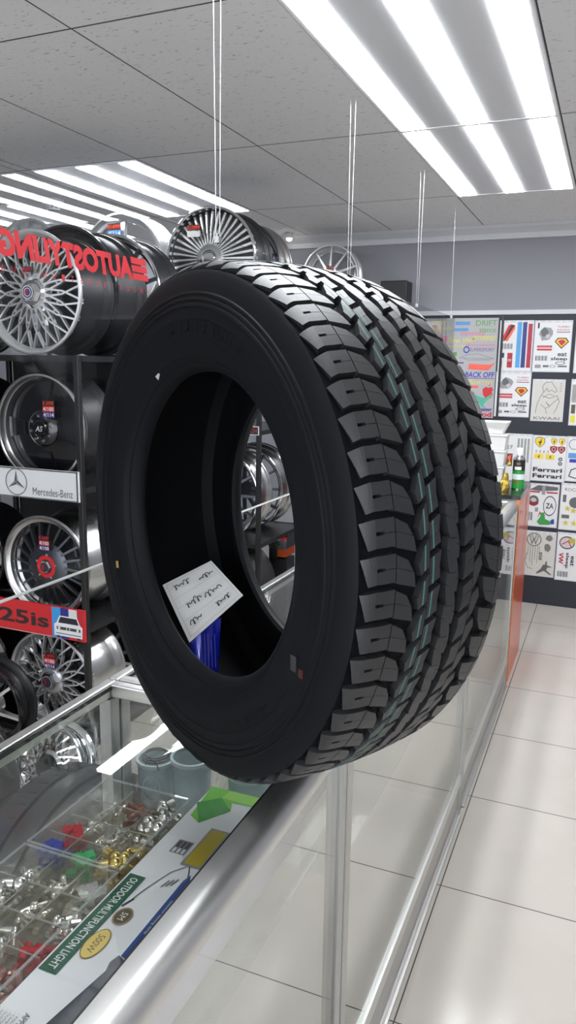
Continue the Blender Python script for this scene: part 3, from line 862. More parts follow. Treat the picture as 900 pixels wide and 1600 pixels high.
# plastic tubs on the shelf of the second counter
TUB = glass_mat('tub_blue', (.70, .80, .83), rough=.2, haze=.42, hazecol=(.55, .68, .72))
for i, (x, y, r, h, lab) in enumerate(((-.838, 1.292, .0395, .125, 'blue-tinted plastic tub with a black wire coil and round emblem, leftmost of three'),
                                        (-.748, 1.288, .0415, .150, 'blue-tinted plastic tub, middle one of three beyond the trays'),
                                        (-.622, 1.300, .0430, .140, 'blue-tinted plastic tub printed with white figures, half under the tyre'))):
    z0 = SZ2 + .0005
    t = thing('plastic_tub', lab, 'plastic tub', (x, y, z0), 'plastic tubs in the second counter')
    MB().revolve([(.001, z0), (r * .88, z0), (r * .92, z0 + .004), (r, z0 + h), (r - .002, z0 + h), (r * .90, z0 + .006), (.001, z0 + .004)], 'Z', 40, False, (x, y, 0)).build('tub', TUB, t, smooth=40)
    MB().revolve([(r + .0005, z0 + h - .008), (r + .003, z0 + h - .006), (r + .003, z0 + h + .001), (r - .003, z0 + h + .001), (r - .003, z0 + h), (r + .0005, z0 + h - .001)], 'Z', 40, True, (x, y, 0)).build('rim', mat('tub_rim', (.5, .62, .65), .3), t, smooth=40)
    fr = Frame((x + .30 * r, y - .955 * r, z0 + h * .6), (1, .30, 0), (0, 0, 1))
    q_ = Print(fr, t, 1, 1, lift=.002, name='emblem')
    if i == 0:
        q_.ring((.30, .40, .42), 0, 0, .020, .030, .12); q_.text((.30, .40, .42), '360', 0, 0, .022, .012)
        mb = MB()
        for kk in range(3):
            mb.path([(x + (r * .75 - .003 * kk) * cos(a), y + (r * .75 - .003 * kk) * sin(a), z0 + h + .002 + .004 * kk) for a in np.linspace(0, 2 * pi, 28)], .0014, 5)
        mb.path([(x + .012 + .016 * cos(a), y - r * .9, z0 + h - .006 + .020 * sin(a)) for a in np.linspace(0, pi, 12)], .0012, 5)
        mb.build('wire_coil', SATBLACK, t, smooth=40)
    elif i == 2:
        q_.text((.85, .88, .88), '360', 0, .01, .030, .022); 
    q_.done()
# clear plastic packets lying in the far counters
for i, (x, y, w, l, rz, lab) in enumerate(((-.72, 2.18, .13, .16, .3, 'clear plastic packet with white card lying in the middle counter by its rear rail'), (-.60, 2.02, .12, .15, -.4, 'clear plastic packet with brown parts lying in the middle counter'),
                                           (-.78, 1.86, .10, .15, .1, 'clear crumpled packet lying near the rear glass of the middle counter'))):
    t = thing('parts_packet', lab, 'packet', (x, y, SZ2), 'packets in the middle counter')
    mb = MB(); vs, fs = [], []; n = 8; rr = random.Random(i)
    for a in range(n + 1):
        for b in range(n + 1):
            u_, v_ = (a / n - .5) * w, (b / n - .5) * l
            edge = min(a, b, n - a, n - b) / 4
            vs.append((x + u_ * cos(rz) - v_ * sin(rz), y + u_ * sin(rz) + v_ * cos(rz), SZ2 + .002 + .03 * edge ** .7 + rr.uniform(0, .006) * min(1, edge * 3)))
    fs = [(a * (n + 1) + b, (a + 1) * (n + 1) + b, (a + 1) * (n + 1) + b + 1, a * (n + 1) + b + 1) for a in range(n) for b in range(n)]
    mb.add(vs, fs).build('bag', glass_mat('poly_bag', (.93, .93, .92), rough=.12, haze=.22), t, smooth=20)
    cc = [(.55, .53, .5), (.22, .12, .10), (.4, .38, .36)][i]
    MB().box((x - w * .22, y - l * .25, SZ2 + .001), (x + w * .22, y + l * .28, SZ2 + .012)).build('insert', flat(cc), t)

# ------------------------------------------------------------------ hanging clear screen with lettering
SX = -.905
scr = thing('hanging_screen', 'long clear acrylic screen hung on wires above the counter, with red lettering', 'screen', (SX, 2.2, 1.163))
MB().box((SX - .0025, -.5, 1.163), (SX + .0025, 4.66, 1.85)).build('panel', SCREEN, scr)
ed = MB().box((SX - .003, -.5, 1.1605), (SX + .003, 4.66, 1.1635)).build('bottom_edge', mat('screen_edge', (.75, .78, .78), .25), scr)
sf = Frame((SX + .003, 0, 0), (0, 1, 0), (0, 0, 1))        # seen from the camera side
class Mir(Frame):
    pass
back = Frame((SX - .003, 0, 0), (0, -1, 0), (0, 0, 1))      # lettering faces the far side, so it reads mirrored from here
tm = MB()
text_into(tm, 'AUTOSTYLING', back, -1.166, 1.7375, .375, .043, slant=.18, bold=.055, lift=.001)
for k in range(3):
    z = 1.7185 + .0150 * k
    y0 = -1.408 + .004 * k
    tm.add([back.p(y0, z, .001), back.p(y0 + .054, z, .001), back.p(y0 + .058, z + .012, .001), back.p(y0 + .004, z + .012, .001)], [(0, 1, 2, 3)])
text_into(tm, '.', back, -.955, 1.72, .012, .012, lift=.001)
lt = tm.build('lettering', RED, scr); lt['label'] = 'red lettering seen from behind'
tm = MB()
s_ = 'WITHOUT QUESTION QUALITY'
for i, ch in enumerate(s_):
    if ch != ' ':
        text_into(tm, ch, back, -1.455 + .0245 * i, 1.698, .008, .0105, lift=.001)
tm.build('small_lettering', RED, scr)
for y, pair in ((.70, 'over the near counter'), (1.705, 'crossing the many-spoke wheel'), (2.69, 'beside the white-spoke far wheel'), (3.72, 'in front of the grey back wall'), (4.56, 'at the far end of the screen')):
    for k, (dx, dy) in enumerate(((-.009, -.004), (.006, .006))):
        if y > 4: 
            if k: continue
        o = MB().tube((SX + dx * .3, y + dy, 1.846), (SX + dx, y + dy, HC - .0005), .0007, n=6).build('hanging_wire', WIRE, loc=(SX, y, 1.85))
        tag(o, ('left' if k == 0 else 'right') + ' thin wire of the hanging pair ' + pair if y < 4 else 'single thin wire at the far end of the hanging screen', 'wire', 'wires of the hanging screen')
    MB().box((SX - .006, y - .008, 1.838), (SX + .006, y + .008, 1.853)).build('wire_clip', CHROME, scr)

# ------------------------------------------------------------------ wheels
def make_wheel(name, label, R, width, style, rimmat, spokemat, group, nsp=20, hubmat=None, lipdepth=.03, barrelmat=None, seg=72, lip=.020):
    """axis along local Y, face towards -Y, face plane at y=0, origin at the rim's lowest front point"""
    t = thing(name, label, 'wheel', (0, 0, 0), group, world=False)
    barrelmat = barrelmat or rimmat; hubmat = hubmat or spokemat
    c = (0, 0, R)
    lipm = [(R - .010, .0), (R - .003, .001), (R, .004), (R, .010), (R - .004, .013), (R - .006, .020), (R - lip + .002, .026), (R - lip, lipdepth + .010), (R - lip - .006, lipdepth + .012),
            (R - lip - .006, lipdepth), (R - lip - .003, lipdepth - .004), (R - lip + .001, lipdepth * .4), (R - .013, .004)]
    MB().revolve(lipm, 'Y', seg, True, c).build('rim_lip', rimmat, t, smooth=35)
    bar = [(R - .006, .021), (R - .018, .028), (R - .036, .050), (R - .036, .075), (R - .022, .095), (R - .018, width * .80), (R - .006, width * .86), (R - .004, width - .010), (R, width - .006), (R, width), (R - .010, width),
           (R - .026, width * .80), (R - .030, .10), (R - .044, .075), (R - .044, .052), (R - lip - .004, lipdepth + .014)]
    MB().revolve(bar, 'Y', seg, True, c).build('rim_barrel', barrelmat, t, smooth=35)
    ri = R - lip - .004          # where the spokes meet the rim
    yf = lipdepth + .004         # depth of the spoke ends
    def spoke_copies(proto, n, step=None):
        for k in range(1, n):
            o = proto.copy(); COL.objects.link(o); o.parent = t
            o.rotation_euler = (0, 2 * pi * k / n, 0)
    def sp(mb, nm='spoke', m=None):
        o = mb.build(nm, m or spokemat, t, smooth=30); o.location = (0, 0, R); return o
    def bar4(p, q, wp, wq, dp, dq):
        """tapered bar from p to q ((r,ang,y)), widths and depths"""
        P0 = np.array([p[0] * sin(p[1]), p[2], p[0] * cos(p[1])]); Q0 = np.array([q[0] * sin(q[1]), q[2], q[0] * cos(q[1])])
        d = unit(Q0 - P0); s_ = unit(np.cross(d, (0, 1, 0)))
        y_ = np.array([0, 1.0, 0])
        lo = [P0 - s_ * wp / 2, P0 + s_ * wp / 2, P0 + s_ * wp * .5 + y_ * dp, P0 - s_ * wp * .5 + y_ * dp]
        hi = [Q0 - s_ * wq / 2, Q0 + s_ * wq / 2, Q0 + s_ * wq * .5 + y_ * dq, Q0 - s_ * wq * .5 + y_ * dq]
        return lo, hi
    if style == 'mesh':
        n = nsp; da = 2 * pi / n
        mb = MB()
        for sg in (1, -1):
            mb.hexa(*bar4((.052, sg * da * .9, .012), (ri * .62, sg * da * .15, yf - .012), .0085, .0065, .02, .016))
            mb.hexa(*bar4((ri * .62, sg * da * .15, yf - .012), (ri + .003, -sg * da * .42, yf), .0065, .0075, .016, .014))
        mb.tube((0, yf - .015, ri * .55), (0, yf - .002, ri * .55), .005, n=8)
        spoke_copies(sp(mb), n)
        hr = .058
    elif style == 'multi':
        mb = MB(); mb.hexa(*bar4((.06, 0, .004), (ri + .003, 0, yf), .007, .0125, .03, .02))
        mb.hexa(*bar4((.115, 0, .006), (ri - .005, 0, yf - .004), .003, .008, .004, .004))
        spoke_copies(sp(mb), nsp); hr = .068
    elif style == 'fin':
        mb = MB(); mb.hexa(*bar4((.088, 0, .014), (ri + .003, .06, yf), .011, .0075, .012, .02))
        spoke_copies(sp(mb), nsp); hr = .098
    elif style == 'star':
        mb = MB(); mb.hexa(*bar4((.05, 0, .0), (ri + .003, 0, yf), .040, .024, .03, .02))
        spoke_copies(sp(mb), nsp); hr = .07
    elif style == 'thin':
        mb = MB(); mb.hexa(*bar4((.05, 0, .0), (ri + .003, 0, yf - .01), .016, .011, .025, .02))
        spoke_copies(sp(mb), nsp); hr = .06
    elif style == 'dish':
        mb = MB()
        mb.revolve([(.06, yf - .006), (.10, yf - .002), (ri * .93, yf + .012), (ri + .002, yf + .006), (ri + .002, yf + .014), (.06, yf + .016)], 'Y', seg, True, (0, 0, 0))
        sp(mb, 'dish')
        mb = MB(); mb.hexa(*bar4((.095, 0, yf - .010), (ri - .012, 0, yf + .004), .055, .085, .014, .012)); spoke_copies(sp(mb, 'spoke'), nsp)
        hr = .072
    # hub
    yh = .004 if style not in ('dish', 'fin') else .012
    MB().revolve([(.001, yh), (hr * .80, yh), (hr, yh + .010), (hr, yh + .05), (.001, yh + .05)], 'Y', 48, False, c).build('hub', hubmat, t, smooth=35)
    return t, hr, yh
def place(t, x, y, z, rz=0.0, rx=0.0):
    t.location = (x, y, z); t.rotation_euler = (rx, 0, rz)
def bolts(t, R, hr, yh, n, rb_, m, r=.006):
    o = MB().tube((0, yh - .004, 0), (0, yh + .012, 0), r, n=6).build('lug_bolt', m, t)
    for k in range(n):
        a = 2 * pi * k / n + .2
        if k: o = o.copy(); COL.objects.link(o); o.parent = t
        o.location = (rb_ * cos(a), 0, R + rb_ * sin(a))
def cap(t, R, yh, r, m, hexn=None, hgt=.012, emblem=None):
    n = hexn or 36
    o = MB().revolve([(.001, yh - hgt), (r * .86, yh - hgt), (r, yh - hgt * .6), (r, yh + .004), (.001, yh + .004)], 'Y', n, False, (0, 0, R)).build('centre_cap', m, t, smooth=None if hexn else 35)
    fr = Frame((0, yh - hgt, R), (1, 0, 0), (0, 0, 1))
    return fr, o
def price(t, R, x, z, y, lines, w=.042):
    """stack of small stickers; lines: (text, background, ink)"""
    hh = w * .38
    fr = Frame((x, y, R + z), (1, 0, 0), (0, 0, 1))
    back_ = MB()
    for k, (s_, bg, ink) in enumerate(lines):
        zz = -k * (hh + .001)
        o = MB().prism([fr.p(-w / 2, zz - hh / 2, 0), fr.p(w / 2, zz - hh / 2, 0), fr.p(w / 2, zz + hh / 2, 0), fr.p(-w / 2, zz + hh / 2, 0)], fr.n * .0006).build('price_sticker', flat(bg), t)
        mb = MB(); text_into(mb, s_, fr, 0, zz, w * .90, hh * .72, bold=.01, lift=.0014); mb.build('printed_price', flat(ink), o)
DK, ORG, RD, PU, WH = (.015, .012, .012), srgb(235, 70, 30), srgb(200, 35, 45), srgb(70, 50, 120), (.85, .85, .85)
XA = -2.065       # wheel column centre on the near rack
YA = 2.40
# near rack: four shelves with one display wheel facing us
t, hr, yh = make_wheel('alloy_wheel', 'polished mesh-spoke wheel on the top shelf of the near rack, behind red lettering', .232, .21, 'mesh', BRIGHT, BRIGHT, 'wheels on the near rack', nsp=20, hubmat=CHROME, barrelmat=SATBLACK)
fr, o = cap(t, .232, yh, .036, CHROME, 6, .020)
q_ = Print(fr, o, 1, 1, name='emblem'); q_.ell((.7, .7, .7), 0, 0, .026, .026); q_.ell((.05, .05, .12), 0, 0, .022, .022); q_.rect(srgb(170, 30, 50), -.012, -.014, 0, .014); q_.rect(srgb(40, 50, 130), 0, -.014, .012, .014); q_.ring((.8, .8, .8), 0, 0, .016, .016, .15); q_.done()
price(t, .232, -.005, .085, -.002, [('R 8999', DK, srgb(200, 50, 60))], .050)
place(t, XA - .012, YA, 1.581)
t, hr, yh = make_wheel('alloy_wheel', 'gloss black dished wheel with polished lip and five-bolt hub, above the white sign', .215, .20, 'dish', ALLOY, GLOSSBLACK, 'wheels on the near rack', nsp=4, lip=.014, barrelmat=SATBLACK)
bolts(t, .215, hr, yh, 8, .050, CHROME, .006)
fr, o = cap(t, .215, yh, .034, GLOSSBLACK)
q_ = Print(fr, o, 1, 1, name='emblem'); q_.text((.45, .45, .45), 'AS', 0, 0, .036, .022, slant=.25, bold=.02); q_.done()
price(t, .215, .045, .100, .006, [('R 6999', DK, ORG), ('4/100', RD, WH), ('4/114', PU, WH)], .056)
place(t, XA, YA, 1.083)
t, hr, yh = make_wheel('alloy_wheel', 'grey fin-spoke wheel with red centre ring and riveted polished lip, above the red sign', .215, .24, 'fin', ALLOY, DARKALLOY, 'wheels on the near rack', nsp=20, lip=.030)
bolts(t, .215, hr, yh, 5, .050, CHROME, .005)
o = MB().tube((0, .026, 0), (0, .036, 0), .004, n=6).build('rim_bolt', CHROME, t)
for k in range(30):
    a = 2 * pi * k / 30; r_ = .215 - .032
    if k: o = o.copy(); COL.objects.link(o); o.parent = t
    o.location = (r_ * cos(a), 0, .215 + r_ * sin(a))
MB().revolve([(.030, yh - .002), (.046, yh - .002), (.046, yh + .004), (.030, yh + .004)], 'Y', 40, True, (0, 0, .215)).build('red_ring', RED, t, smooth=35)
fr, o = cap(t, .215, yh, .028, CHROME, 6, .014)
q_ = Print(fr, o, 1, 1, name='emblem'); q_.ell((.04, .04, .05), 0, 0, .020, .020); q_.rect(srgb(170, 30, 50), -.012, -.010, 0, .010); q_.done()
price(t, .215, .005, .122, -.001, [('R 6499', DK, srgb(200, 40, 50)), ('4/100', srgb(180, 50, 50), WH), ('4/108', PU, WH)], .052)
place(t, XA - .005, YA, .523)
t, hr, yh = make_wheel('alloy_wheel', 'silver cross-spoke wheel with bare polished barrel on the floor of the near rack', .213, .24, 'mesh', ALLOY, SILVER, 'wheels on the near rack', nsp=16, hubmat=SILVER, lip=.016)
bolts(t, .213, hr, yh, 10, .066, CHROME, .006)
fr, o = cap(t, .213, yh, .040, mat('cap_dark_chrome', (.35, .34, .38), .12, 1.0), 6, .022)
q_ = Print(fr, o, 1, 1, name='emblem'); q_.ell((.03, .03, .05), 0, 0, .026, .026); q_.rect(srgb(170, 30, 60), -.013, -.012, -.002, .014); q_.ring((.6, .6, .6), 0, 0, .026, .026, .08); q_.done()
price(t, .213, .006, .112, -.002, [('R 6999', DK, srgb(230, 40, 30)), ('4/100', srgb(215, 40, 45), WH), ('4/114', PU, WH)], .056)
place(t, XA - .005, YA, .0365)
# second row on the near rack
t, hr, yh = make_wheel('alloy_wheel', 'large black deep-dish wheel on top of the near rack behind the mesh wheel', .262, .22, 'dish', GLOSSBLACK, SATBLACK, 'wheels behind on the near rack', nsp=5, barrelmat=SATBLACK)
place(t, -2.13, 2.66, 1.581)
t, hr, yh = make_wheel('alloy_wheel', 'dark chrome wheel on top of the near rack, behind the black deep-dish wheel', .262, .18, 'thin', CHROME, DARKALLOY, 'wheels behind on the near rack', nsp=10, barrelmat=SATBLACK)
place(t, -2.08, 2.905, 1.581)
for zz, lab in ((1.083, 'gunmetal wheel at the back of the third shelf'), (.523, 'gunmetal wheel behind the fin-spoke wheel on the second shelf'), (.0365, 'gunmetal wheel at the back of the bottom shelf')):
    t, hr, yh = make_wheel('alloy_wheel', lab + ' of the near rack', .205, .20, 'thin', DARKALLOY, DARKALLOY, 'wheels behind on the near rack', nsp=10, seg=48)
    place(t, XA + .02, 2.72, zz)
for zz, lab in ((1.581, 'cut off by the left edge, top shelf'), (1.083, 'cut off by the left edge, black wheel level'), (.523, 'cut off by the left edge, fin wheel level'), (.0365, 'cut off by the left edge, bottom shelf')):
    t, hr, yh = make_wheel('alloy_wheel', 'black thin-spoke wheel in the near rack ' + lab, .205, .20, 'thin', GLOSSBLACK, GLOSSBLACK, 'left column wheels on the near rack', nsp=10, seg=48)
    place(t, XA - .47, 2.45, zz)

# racks
def rack(x0, x1, y0, y1, shelves, top, label):
    t = thing('wheel_rack', label, 'rack', ((x0 + x1) / 2, (y0 + y1) / 2, 0), 'black steel wheel racks')
    for px in (x0, x1 - .022):
        for py in (y0, y1 - .022):
            MB().box((px, py, 0), (px + .022, py + .022, top)).build('upright', RACK, t, bevel=.002)
    for z in shelves:
        s_ = MB()
        s_.box((x0 + .0225, y0, z - .022), (x1 - .0225, y0 + .02, z)); s_.box((x0 + .0225, y1 - .02, z - .022), (x1 - .0225, y1, z))
        s_.box((x0, y0 + .0225, z - .022), (x0 + .02, y1 - .0225, z)); s_.box((x1 - .02, y0 + .0225, z - .022), (x1, y1 - .0225, z))
        s_.box((x0 + .0225, y0 + .021, z - .006), (x1 - .0225, y1 - .021, z - .002))
        s_.build('shelf', RACK, t)
    return t
ra = rack(-2.86, -1.838, 2.36, 3.12, (.036, .522, 1.082, 1.580), 1.582, 'black steel wheel rack nearest the counter, carrying the two sign boards')
MB().box((-2.835, 3.121, .05), (-1.842, 3.127, 1.575)).build('blackout_sheet', RACK, ra)  # dark sheet added behind the rack to blacken its gaps
rb_ = rack(-3.35, -1.585, 3.42, 4.02, (.10, .667, 1.24, 1.812), 1.813, 'black steel wheel rack farther back, seen through the tyre')

# sign boards on the near rack
def sign(x0, x1, z0, z1, m, label):
    y = 2.352
    t = thing('sign_board', label, 'sign', ((x0 + x1) / 2, y, z0), 'sign boards on the near rack')
    MB().box((x0, y - .004, z0), (x1, y + .006, z1)).build('board', m, t)
    return t, Frame((x0, y - .0042, z0), (1, 0, 0), (0, 0, 1))
t, fr = sign(-2.86, -1.846, 1.030, 1.147, mat('sign_white', (.80, .80, .80), .4), 'white sign board with a three-pointed star emblem on the near rack')
q_ = Print(fr, t, 1, 1)
q_.rect((.03, .03, .03), 0, .112, 1.014, .116); q_.rect((.03, .03, .03), 0, .001, 1.014, .004); q_.rect((.03, .03, .03), 1.006, .001, 1.012, .116)
cx_, cz_ = .716, .060
q_.ring((.22, .23, .24), cx_, cz_, .054, .054, .09, 40)
for k in range(3):
    a = pi / 2 + 2 * pi * k / 3
    for sg, cc in ((1, (.08, .085, .09)), (-1, (.28, .29, .30))):
        b_ = a + sg * pi / 3
        pts = [(cx_, cz_), (cx_ + .010 * cos(b_), cz_ + .010 * sin(b_)), (cx_ + .049 * cos(a), cz_ + .049 * sin(a))]
        q_.poly(cc, pts if sg < 0 else pts[::-1])
q_.text((.16, .16, .17), 'Mercedes-Benz', .892, .029, .192, .030)
q_.done()
t, fr = sign(-2.86, -1.840, .470, .600, mat('sign_red', srgb(205, 42, 46), .4), 'red sign board with black lettering and a white car picture on the near rack')
q_ = Print(fr, t, 1, 1)
q_.rect((.7, .7, .7), 0, .001, .86, .003)
q_.text((.03, .02, .02), '325is', .680, .064, .330, .060, bold=.025)
q_.rect(srgb(60, 150, 215), .862, .002, .905, .128); q_.rect(srgb(40, 45, 130), .905, .002, .945, .128); q_.rect(srgb(190, 40, 50), .985, .002, 1.012, .128); q_.rect((.70, .70, .70), .945, .085, .985, .128)
CARW = (.80, .80, .80)
q_.poly(CARW, [(.872, .012), (1.008, .012), (1.010, .058), (.998, .066), (.985, .096), (.900, .096), (.884, .066), (.872, .058)])
q_.poly((.02, .02, .03), [(.904, .091), (.982, .091), (.992, .066), (.892, .066)])
q_.rect((.05, .05, .05), .884, .038, 1.000, .050); q_.ell(CARW, .896, .044, .006, .006); q_.ell(CARW, .986, .044, .006, .006); q_.rect((.6, .6, .6), .93, .040, .935, .048); q_.rect((.6, .6, .6), .945, .040, .950, .048)
q_.rect((.15, .15, .16), .88, .020, 1.002, .024); q_.rect((.03, .03, .03), .884, .004, .900, .013); q_.rect((.03, .03, .03), .982, .004, .998, .013)
q_.done()

# far rack: top row
t, hr, yh = make_wheel('alloy_wheel', 'large many-spoke polished wheel with black inlay on top of the far rack', .243, .20, 'multi', CHROME, BRIGHT, 'wheels on top of the far rack', nsp=40, barrelmat=SATBLACK, lip=.012)
bolts(t, .243, hr, yh, 5, .045, CHROME, .007)
MB().revolve([(.074, .034), (.222, .040), (.222, .044), (.074, .040)], 'Y', 60, True, (0, 0, .243)).build('backing_disc', SATBLACK, t, smooth=35)
fr, o = cap(t, .243, yh, .030, CHROME, None, .010)
MB().revolve([(.034, -.006), (.044, -.008), (.066, -.002), (.066, .008), (.034, .008)], 'Y', 48, True, (0, 0, .243)).build('hub_ring', CHROME, t, smooth=35)
price(t, .243, -.085, .145, -.002, [('R10999', srgb(60, 20, 15), ORG), ('', WH, WH)], .072)
place(t, -1.850, 3.40, 1.813)
t, hr, yh = make_wheel('alloy_wheel', 'brushed grey wheel behind the many-spoke wheel on top of the far rack', .235, .17, 'thin', DARKALLOY, DARKALLOY, 'wheels on top of the far rack', nsp=10, barrelmat=mat('brushed_grey', (.30, .29, .28), .35, .9))
place(t, -1.845, 3.70, 1.813)
t, hr, yh = make_wheel('alloy_wheel', 'silver five-spoke wheel with grey-tinted gaps and price tag on top of the far rack', .245, .18, 'star', SILVER, SILVER, 'wheels on top of the far rack', nsp=5, lip=.03)
price(t, .245, -.03, .175, -.002, [('R14999', srgb(60, 20, 15), ORG), ('4/114', srgb(60, 130, 200), WH)], .080)
place(t, -2.375, 3.42, 1.813)
t, hr, yh = make_wheel('alloy_wheel', 'silver thin-spoke wheel at far left on top of the far rack', .248, .18, 'thin', SILVER, SILVER, 'wheels on top of the far rack', nsp=16, lip=.012)
place(t, -2.965, 3.42, 1.813)
# far rack: shelves seen through the tyre
for (x, z, sty, rm, sm, lab) in ((-1.835, .668, 'thin', CHROME, DARKALLOY, 'chrome-lipped wheel on the second shelf of the far rack, seen through the tyre'), (-1.835, 1.241, 'thin', DARKALLOY, DARKALLOY, 'gunmetal wheel on the third shelf of the far rack, seen above the tyre opening'),
                                 (-2.32, .668, 'fin', ALLOY, DARKALLOY, 'grey fin-spoke wheel on the second shelf of the far rack, left of the chrome one'), (-2.32, 1.241, 'mesh', ALLOY, ALLOY, 'polished mesh wheel on the third shelf of the far rack')):
    t, hr, yh = make_wheel('alloy_wheel', lab, .232, .17, sty, rm, sm, 'wheels inside the far rack', nsp=12, barrelmat=ALLOY)
    place(t, x, 3.45, z)
t, hr, yh = make_wheel('alloy_wheel', 'polished wide wheel behind the chrome-lipped wheel in the far rack', .232, .20, 'thin', CHROME, DARKALLOY, 'wheels inside the far rack', nsp=12, barrelmat=ALLOY)
place(t, -1.822, 3.72, .668)
# black tyre and headlamp in the bottom of the far rack
bt = thing('tyre', 'black tyre on the lowest shelf of the far rack, seen through the big tyre', 'tyre', (0, 0, 0), world=False)
MB().revolve([(.265, -.10), (.278, -.085), (.285, -.05), (.287, 0), (.285, .05), (.278, .085), (.265, .10), (.235, .108), (.205, .10), (.200, .088), (.215, .09), (.25, .085), (.26, 0), (.25, -.085), (.215, -.09), (.200, -.088), (.205, -.10), (.235, -.108)], 'Y', 72, True).build('carcass', RUBBER, bt, smooth=30)
mb = MB()
for k in range(12):
    a = radians(18 + 3.0 * k)
    for r0 in (.222, .232):
        p0 = np.array([r0 * cos(a), -.1095, r0 * sin(a)]); mb.box(p0 - .0028, p0 + np.array([.0028, .002, .0028]))
mb.build('white_lettering', flat((.6, .6, .6)), bt)
bt.scale = (.96, .96, .96); bt.location = (-1.88, 3.62, .1005 + .287 * .96)
hp = thing('headlamp', 'chrome car headlamp with amber corner beside the black tyre in the far rack', 'headlamp', (-1.62, 3.86, .10))
MB().hexa([(-1.70, 3.80, .56), (-1.60, 3.80, .56), (-1.60, 3.93, .56), (-1.70, 3.93, .56)], [(-1.72, 3.78, .645), (-1.59, 3.80, .66), (-1.59, 3.93, .66), (-1.72, 3.94, .64)]).build('reflector', CHROME, hp)
MB().sphere((-1.64, 3.79, .61), .030, 16, (1, .5, 1)).build('lens', glass_mat('lamp_lens', (.9, .92, .93)), hp, smooth=60)
MB().tube((-1.605, 3.785, .625), (-1.605, 3.775, .625), .014, n=14).build('red_bulb', RED, hp)
MB().box((-1.65, 3.80, .515), (-1.60, 3.93, .559)).build('amber_corner', mat('amber', srgb(150, 62, 28), .25), hp)
MB().box((-1.70, 3.80, .5), (-1.6505, 3.93, .559)).build('bracket', SATBLACK, hp)
MB().box((-1.71, 3.82, .1005), (-1.60, 3.93, .499)).build('housing', SATBLACK, hp)
ct = MB().prism([(-1.735, 3.44, .33), (-1.675, 3.44, .35), (-1.668, 3.44, .43), (-1.705, 3.44, .45), (-1.735, 3.44, .42)], (0, .002, 0)).build('price_card', flat(srgb(170, 105, 80)), loc=(-1.7, 3.44, .33))
tag(ct, 'small salmon card standing on the low shelf, seen through the tyre', 'card')
dn = thing('notice_sign', 'small black notice with red lettering and white border hanging in the far rack', 'sign', (-1.70, 3.415, 1.22))
MB().box((-1.80, 3.412, 1.218), (-1.588, 3.416, 1.262)).build('plate', WHITECARD, dn)
q_ = Print(Frame((-1.80, 3.4118, 1.218), (1, 0, 0), (0, 0, 1)), dn, 1, 1)
q_.rect((.03, .03, .03), .004, .004, .208, .040); q_.text(srgb(225, 60, 50), 'DO NOT TOUCH', .106, .022, .19, .018); q_.done()

# far wheel near the back wall, on a wall bracket, and the black speaker box
t, hr, yh = make_wheel('alloy_wheel', 'thin silver ten-spoke wheel hung near the back wall, just above the tyre', .198, .10, 'thin', SILVER, SILVER, None, nsp=10, lip=.012)
price(t, .198, 0, .05, -.004, [('R 3999', srgb(60, 20, 15), ORG), ('4/100', srgb(90, 30, 30), WH)], .05)
place(t, -1.815, 5.0, 1.955)
mb = MB(); mb.box((-1.835, 5.03, 1.93), (-1.795, YW - .0005, 1.952)); mb.box((-1.835, 5.0, 1.93), (-1.795, 5.03, 1.9545)); mb.box((-1.86, 5.22, 1.80), (-1.77, YW - .0005, 1.9295))
br = mb.build('wall_bracket', SATBLACK, loc=(-1.815, 5.2, 1.80)); tag(br, 'black wall bracket under the thin silver wheel', 'bracket')
sp_ = thing('speaker', 'black wall speaker high on the grey back wall beside the tyre', 'speaker', (-1.40, 5.2, 1.85))
MB().box((-1.50, 5.12, 1.86), (-1.32, YW - .0005, 2.12)).build('cabinet', BLACKPLASTIC, sp_, bevel=.006)
MB().box((-1.49, 5.112, 1.87), (-1.33, 5.1195, 2.11)).build('grille', mat('grille', (.03, .03, .032), .7, bump=(900, .6)), sp_)

# ------------------------------------------------------------------ things on the floor behind the counter
t, hr, yh = make_wheel('alloy_wheel', 'chrome-lipped wire-spoke wheel leaning on the floor, seen through the counter glass', .155, .09, 'mesh', CHROME, CHROME, None, nsp=18, lip=.012)
fr = Frame((.072, -.004, .150), (1, 0, -.1), (.1, 0, 1))
q_ = Print(fr, t, 1, 1, name='lettering'); q_.text((.75, .75, .75), 'WHEELS', 0, 0, .09, .018, bold=.02); q_.done()
place(t, -1.735, 1.93, 0.002, 0, radians(-16))
t, hr, yh = make_wheel('alloy_wheel', 'black wheel with thin polished spokes on the floor at the left edge', .185, .10, 'thin', GLOSSBLACK, ALLOY, None, nsp=7, barrelmat=SATBLACK)
place(t, -2.235, 2.20, 0.0)
st_ = thing('tyre', 'small black tyre with white letters on the floor at the left edge', 'tyre', (0, 0, 0), world=False)
MB().revolve([(.150, -.05), (.165, -.045), (.172, -.02), (.172, .02), (.165, .045), (.150, .05), (.10, .052), (.085, .048), (.085, -.048), (.10, -.052)], 'Y', 64, True).build('carcass', RUBBER, st_, smooth=30)
MB().revolve([(.001, -.03), (.0855, -.03), (.0855, .03), (.001, .03)], 'Y', 40, False).build('centre_plate', SATBLACK, st_, smooth=35)
fr = Frame((.12, -.0525, .0), (0, 0, -1), (1, 0, 0))
q_ = Print(fr, st_, 1, 1, name='lettering'); q_.text((.6, .6, .6), 'TYRES', 0, .008, .06, .010); q_.text((.6, .6, .6), 'RADIAL', 0, -.012, .07, .010); q_.done()
st_.location = (-1.90, 1.80, .1725)
bk = thing('tyre', 'dusty grey tyre standing on the floor right behind the near counter', 'tyre', (0, 0, 0), world=False)
